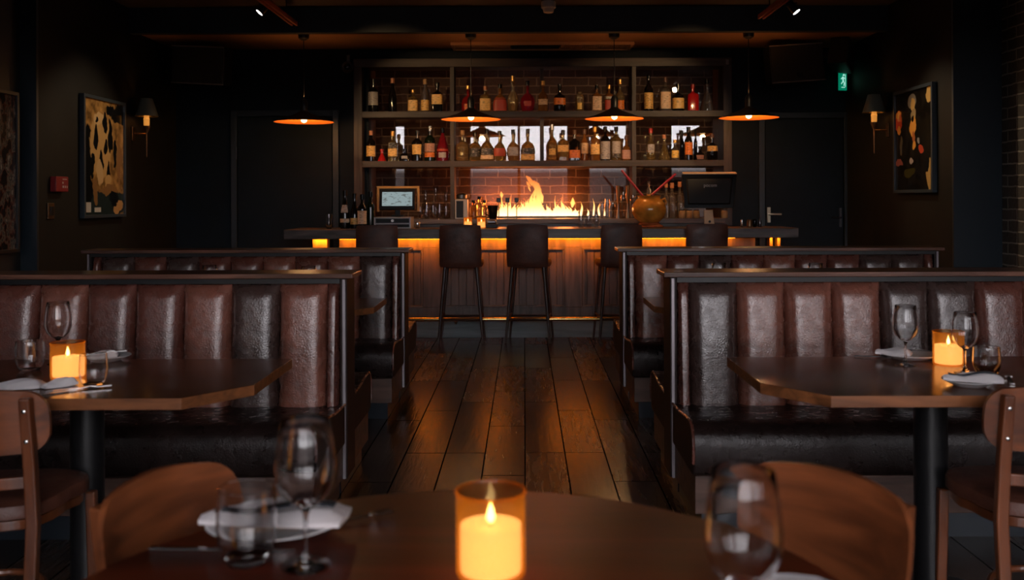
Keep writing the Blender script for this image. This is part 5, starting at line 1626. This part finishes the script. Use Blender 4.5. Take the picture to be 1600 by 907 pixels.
to = bpy.data.objects.new('lettering', bpy.data.meshes.new_from_object(tmp_)); bpy.data.objects.remove(tmp_); COL.objects.link(to); to.parent = tm_; to.location = (0.005, -.034, zc + .035); to.rotation_euler = (PI / 2, 0, 0); to.data.materials.clear(); to.data.materials.append(mat('grey_print', (.4, .4, .4), .5))
st = [(-.055, .018), (.045, .018), (.025, .165), (-.06, .165)]
MB().loft([[(x, -.05 - .0 * z, z) for x, z in st], [(x, -.035, z) for x, z in st]]).build('stand', mat('bronze_stand', (.32, .18, .09), .35, metal=.4), tm_, bevel=.004)
MB().lathe([(.012, 0), (.012, .003)], 16).build('cable_knob', M['blackgloss'], tm_, loc=(-.005, -.05, .055), rot=(PI / 2, 0, 0))
MB().box(-.11, .10, -.08, .10, 0, .018).build('foot', M['plastic'], tm_, bevel=.005)
# jars under and behind the monitor
G9 = 'small jars behind the monitor stand'
jm = labelmat('jar_contents', (.40, .26, .14), (.1, .06, .03))
for i, (px, text) in enumerate(((1066, 'small jar on the back counter, left of the monitor stand'), (1077, 'small jar second from the ochre pot behind the monitor stand'), (1088, 'small jar right against the monitor stand'), (1132, 'small reddish jar on the back counter right of the monitor stand'))):
    j = MB().lathe([(.030, 0), (.034, .006), (.034, .068), (.026, .078)], 20).build('jar', jm, loc=((px - VX) / FPX * 9.96, 9.966, ZCT + .0005)); tag(j, text, 'jar', G9)
    MB().lathe([(.028, .078), (.028, .092)], 20).build('lid', M['steel_dark'], j)
# shakers and cups near the door handle
G10 = 'small bar items at the right end of the bar top'
for px, w, h_, m_, text in ((1159, .012, .075, M['steel'], 'thin steel shaker on the bar top right of the till monitor'), (1171, .026, .07, M['bronze'], 'bronze cup between the steel shaker and the dark cup'),
                            (1179, .018, .075, M['blackgloss'], 'dark cup on the bar top near its right end'), (1187, .018, .068, M['steel_dark'], 'dark metal pot with white mark beside the door handle')):
    o = MB().lathe([(w * .8, 0), (w, .005), (w, h_ * .85), (w * .8, h_)], 20).build('bar_shaker', m_, loc=((px - VX) / FPX * 9.2, 9.2, ZBT + .0005)); tag(o, text, 'shaker', G10)

# ================================================================ FIRE
fb = empty('linear_burner', (.13, 10.46, ZCT + .0005), 0, 'long open gas fire burning behind the glass below the shelves', 'fire')
MB().box(-.62, .78, -.09, .09, 0, .02).build('burner_tray', M['black'], fb, bevel=.003)
fm = bpy.data.materials.new('gas_flames'); fm.use_nodes = True
n, l = fm.node_tree.nodes, fm.node_tree.links; n.clear()
o_ = n.new('ShaderNodeOutputMaterial'); e_ = n.new('ShaderNodeEmission'); tr = n.new('ShaderNodeBsdfTransparent'); mx = n.new('ShaderNodeMixShader')
tc = n.new('ShaderNodeTexCoord'); sp = n.new('ShaderNodeSeparateXYZ'); l.new(tc.outputs['Object'], sp.inputs[0])
mr = n.new('ShaderNodeMapRange'); mr.inputs['From Min'].default_value = 0; mr.inputs['From Max'].default_value = .40; l.new(sp.outputs['Z'], mr.inputs[0])
rc = n.new('ShaderNodeValToRGB'); cr = rc.color_ramp
cr.elements[0].position = 0; cr.elements[0].color = (1, .66, .34, 1); cr.elements[1].position = 1; cr.elements[1].color = (1, .24, .03, 1)
q = cr.elements.new(.35); q.color = (1, .46, .10, 1)
l.new(mr.outputs[0], rc.inputs[0]); l.new(rc.outputs[0], e_.inputs[0])
ms = n.new('ShaderNodeMapRange'); ms.inputs['From Max'].default_value = .40; ms.inputs['To Min'].default_value = 4.2; ms.inputs['To Max'].default_value = 1.3
l.new(sp.outputs['Z'], ms.inputs[0]); l.new(ms.outputs[0], e_.inputs[1])
lw = n.new('ShaderNodeLayerWeight'); lw.inputs[0].default_value = .35
iv = n.new('ShaderNodeMath'); iv.operation = 'SUBTRACT'; iv.inputs[0].default_value = 1.0; l.new(lw.outputs['Facing'], iv.inputs[1])
pw = n.new('ShaderNodeMath'); pw.operation = 'POWER'; pw.inputs[1].default_value = 1.1; l.new(iv.outputs[0], pw.inputs[0])
mu = n.new('ShaderNodeMath'); mu.operation = 'MULTIPLY'; mu.inputs[1].default_value = .75; l.new(pw.outputs[0], mu.inputs[0])
l.new(mu.outputs[0], mx.inputs[0]); l.new(tr.outputs[0], mx.inputs[1]); l.new(e_.outputs[0], mx.inputs[2]); l.new(mx.outputs[0], o_.inputs[0])
sF = 10.46 / FPX
def flame_tongue(mb, x, y, w, h, z0=.0, lean=0, wob=1):
    ph = random.uniform(0, 6); pts, rad = [], []
    N = 11
    for k in range(N):
        t_ = k / (N - 1)
        pts.append((x + lean * t_ ** 1.5 + wob * w * .55 * math.sin(ph + t_ * 5) * t_, y + w * .25 * math.sin(ph * 2 + t_ * 4) * t_, z0 + t_ * h))
        rad.append(max(.0008, w * .5 * (math.sin(PI * min(1, (t_ + .18) / 1.18)) ** .8) * (1 - t_ ** 3)))
    mb.tube(pts, rad, 10)
fl = MB()
env = [(778, 20), (784, 24), (790, 27), (797, 24), (804, 26), (811, 28), (818, 40), (824, 36), (830, 44), (836, 42), (842, 30), (848, 24), (855, 30), (862, 25), (868, 24), (874, 27), (880, 24), (886, 19), (893, 18), (900, 15)]
def env_h(px):
    for (a_, ha), (b2, hb) in zip(env, env[1:]):
        if a_ <= px <= b2: return ha + (hb - ha) * (px - a_) / (b2 - a_)
    return 12
for k in range(70):
    px = random.uniform(775, 902)
    hh = env_h(px) * random.uniform(.55, 1.05) * sF
    flame_tongue(fl, (px - VX) * sF - .13, random.uniform(-.06, .06), random.uniform(.03, .06), hh)
for px, hpx, w in ((908, 25, .03), (918, 14, .025), (927, 30, .022), (936, 22, .025), (944, 14, .02), (785, 38, .02), (798, 34, .02), (868, 34, .02), (878, 32, .018)):
    flame_tongue(fl, (px - VX) * sF - .13, random.uniform(-.04, .04), w, hpx * sF)
# broad bed of fire
for k in range(26):
    px = 777 + k * 4.9
    flame_tongue(fl, (px - VX) * sF - .13, random.uniform(-.03, .03), .075, env_h(px) * .62 * sF, 0, 0, .3)
# tall curling tongue
P0 = lambda px, py: ((px - VX) * sF - .13, .0, (341 - py) * sF)
def curl(pts, rad): fl.tube([P0(*p) for p in pts], rad, 12)
curl([(836, 341), (838, 330), (841, 318), (842, 308), (841, 298), (838, 290), (833, 286), (829, 283)], [.05, .05, .042, .034, .036, .038, .028, .008])
curl([(832, 290), (829, 284), (826, 279), (822, 275.5)], [.014, .026, .022, .004])
curl([(829, 292), (825, 288), (823, 284)], [.004, .016, .004])
curl([(829, 300), (827, 295), (825, 290)], [.002, .011, .002])
curl([(834, 312), (836, 302), (837, 295)], [.004, .02, .004])
curl([(848, 318), (847, 308), (845, 300)], [.004, .018, .003])
curl([(894, 325), (895, 318), (895, 310)], [.005, .028, .004])
curl([(784, 310), (784, 305), (783, 300)], [.004, .02, .004])
fl.build('flames', fm, fb)
for xx in (-.45, -.1, .3):
    lamp('fire_glow', 'POINT', (xx, -.02, .16), 12, (1, .22, .045), .09, fb)
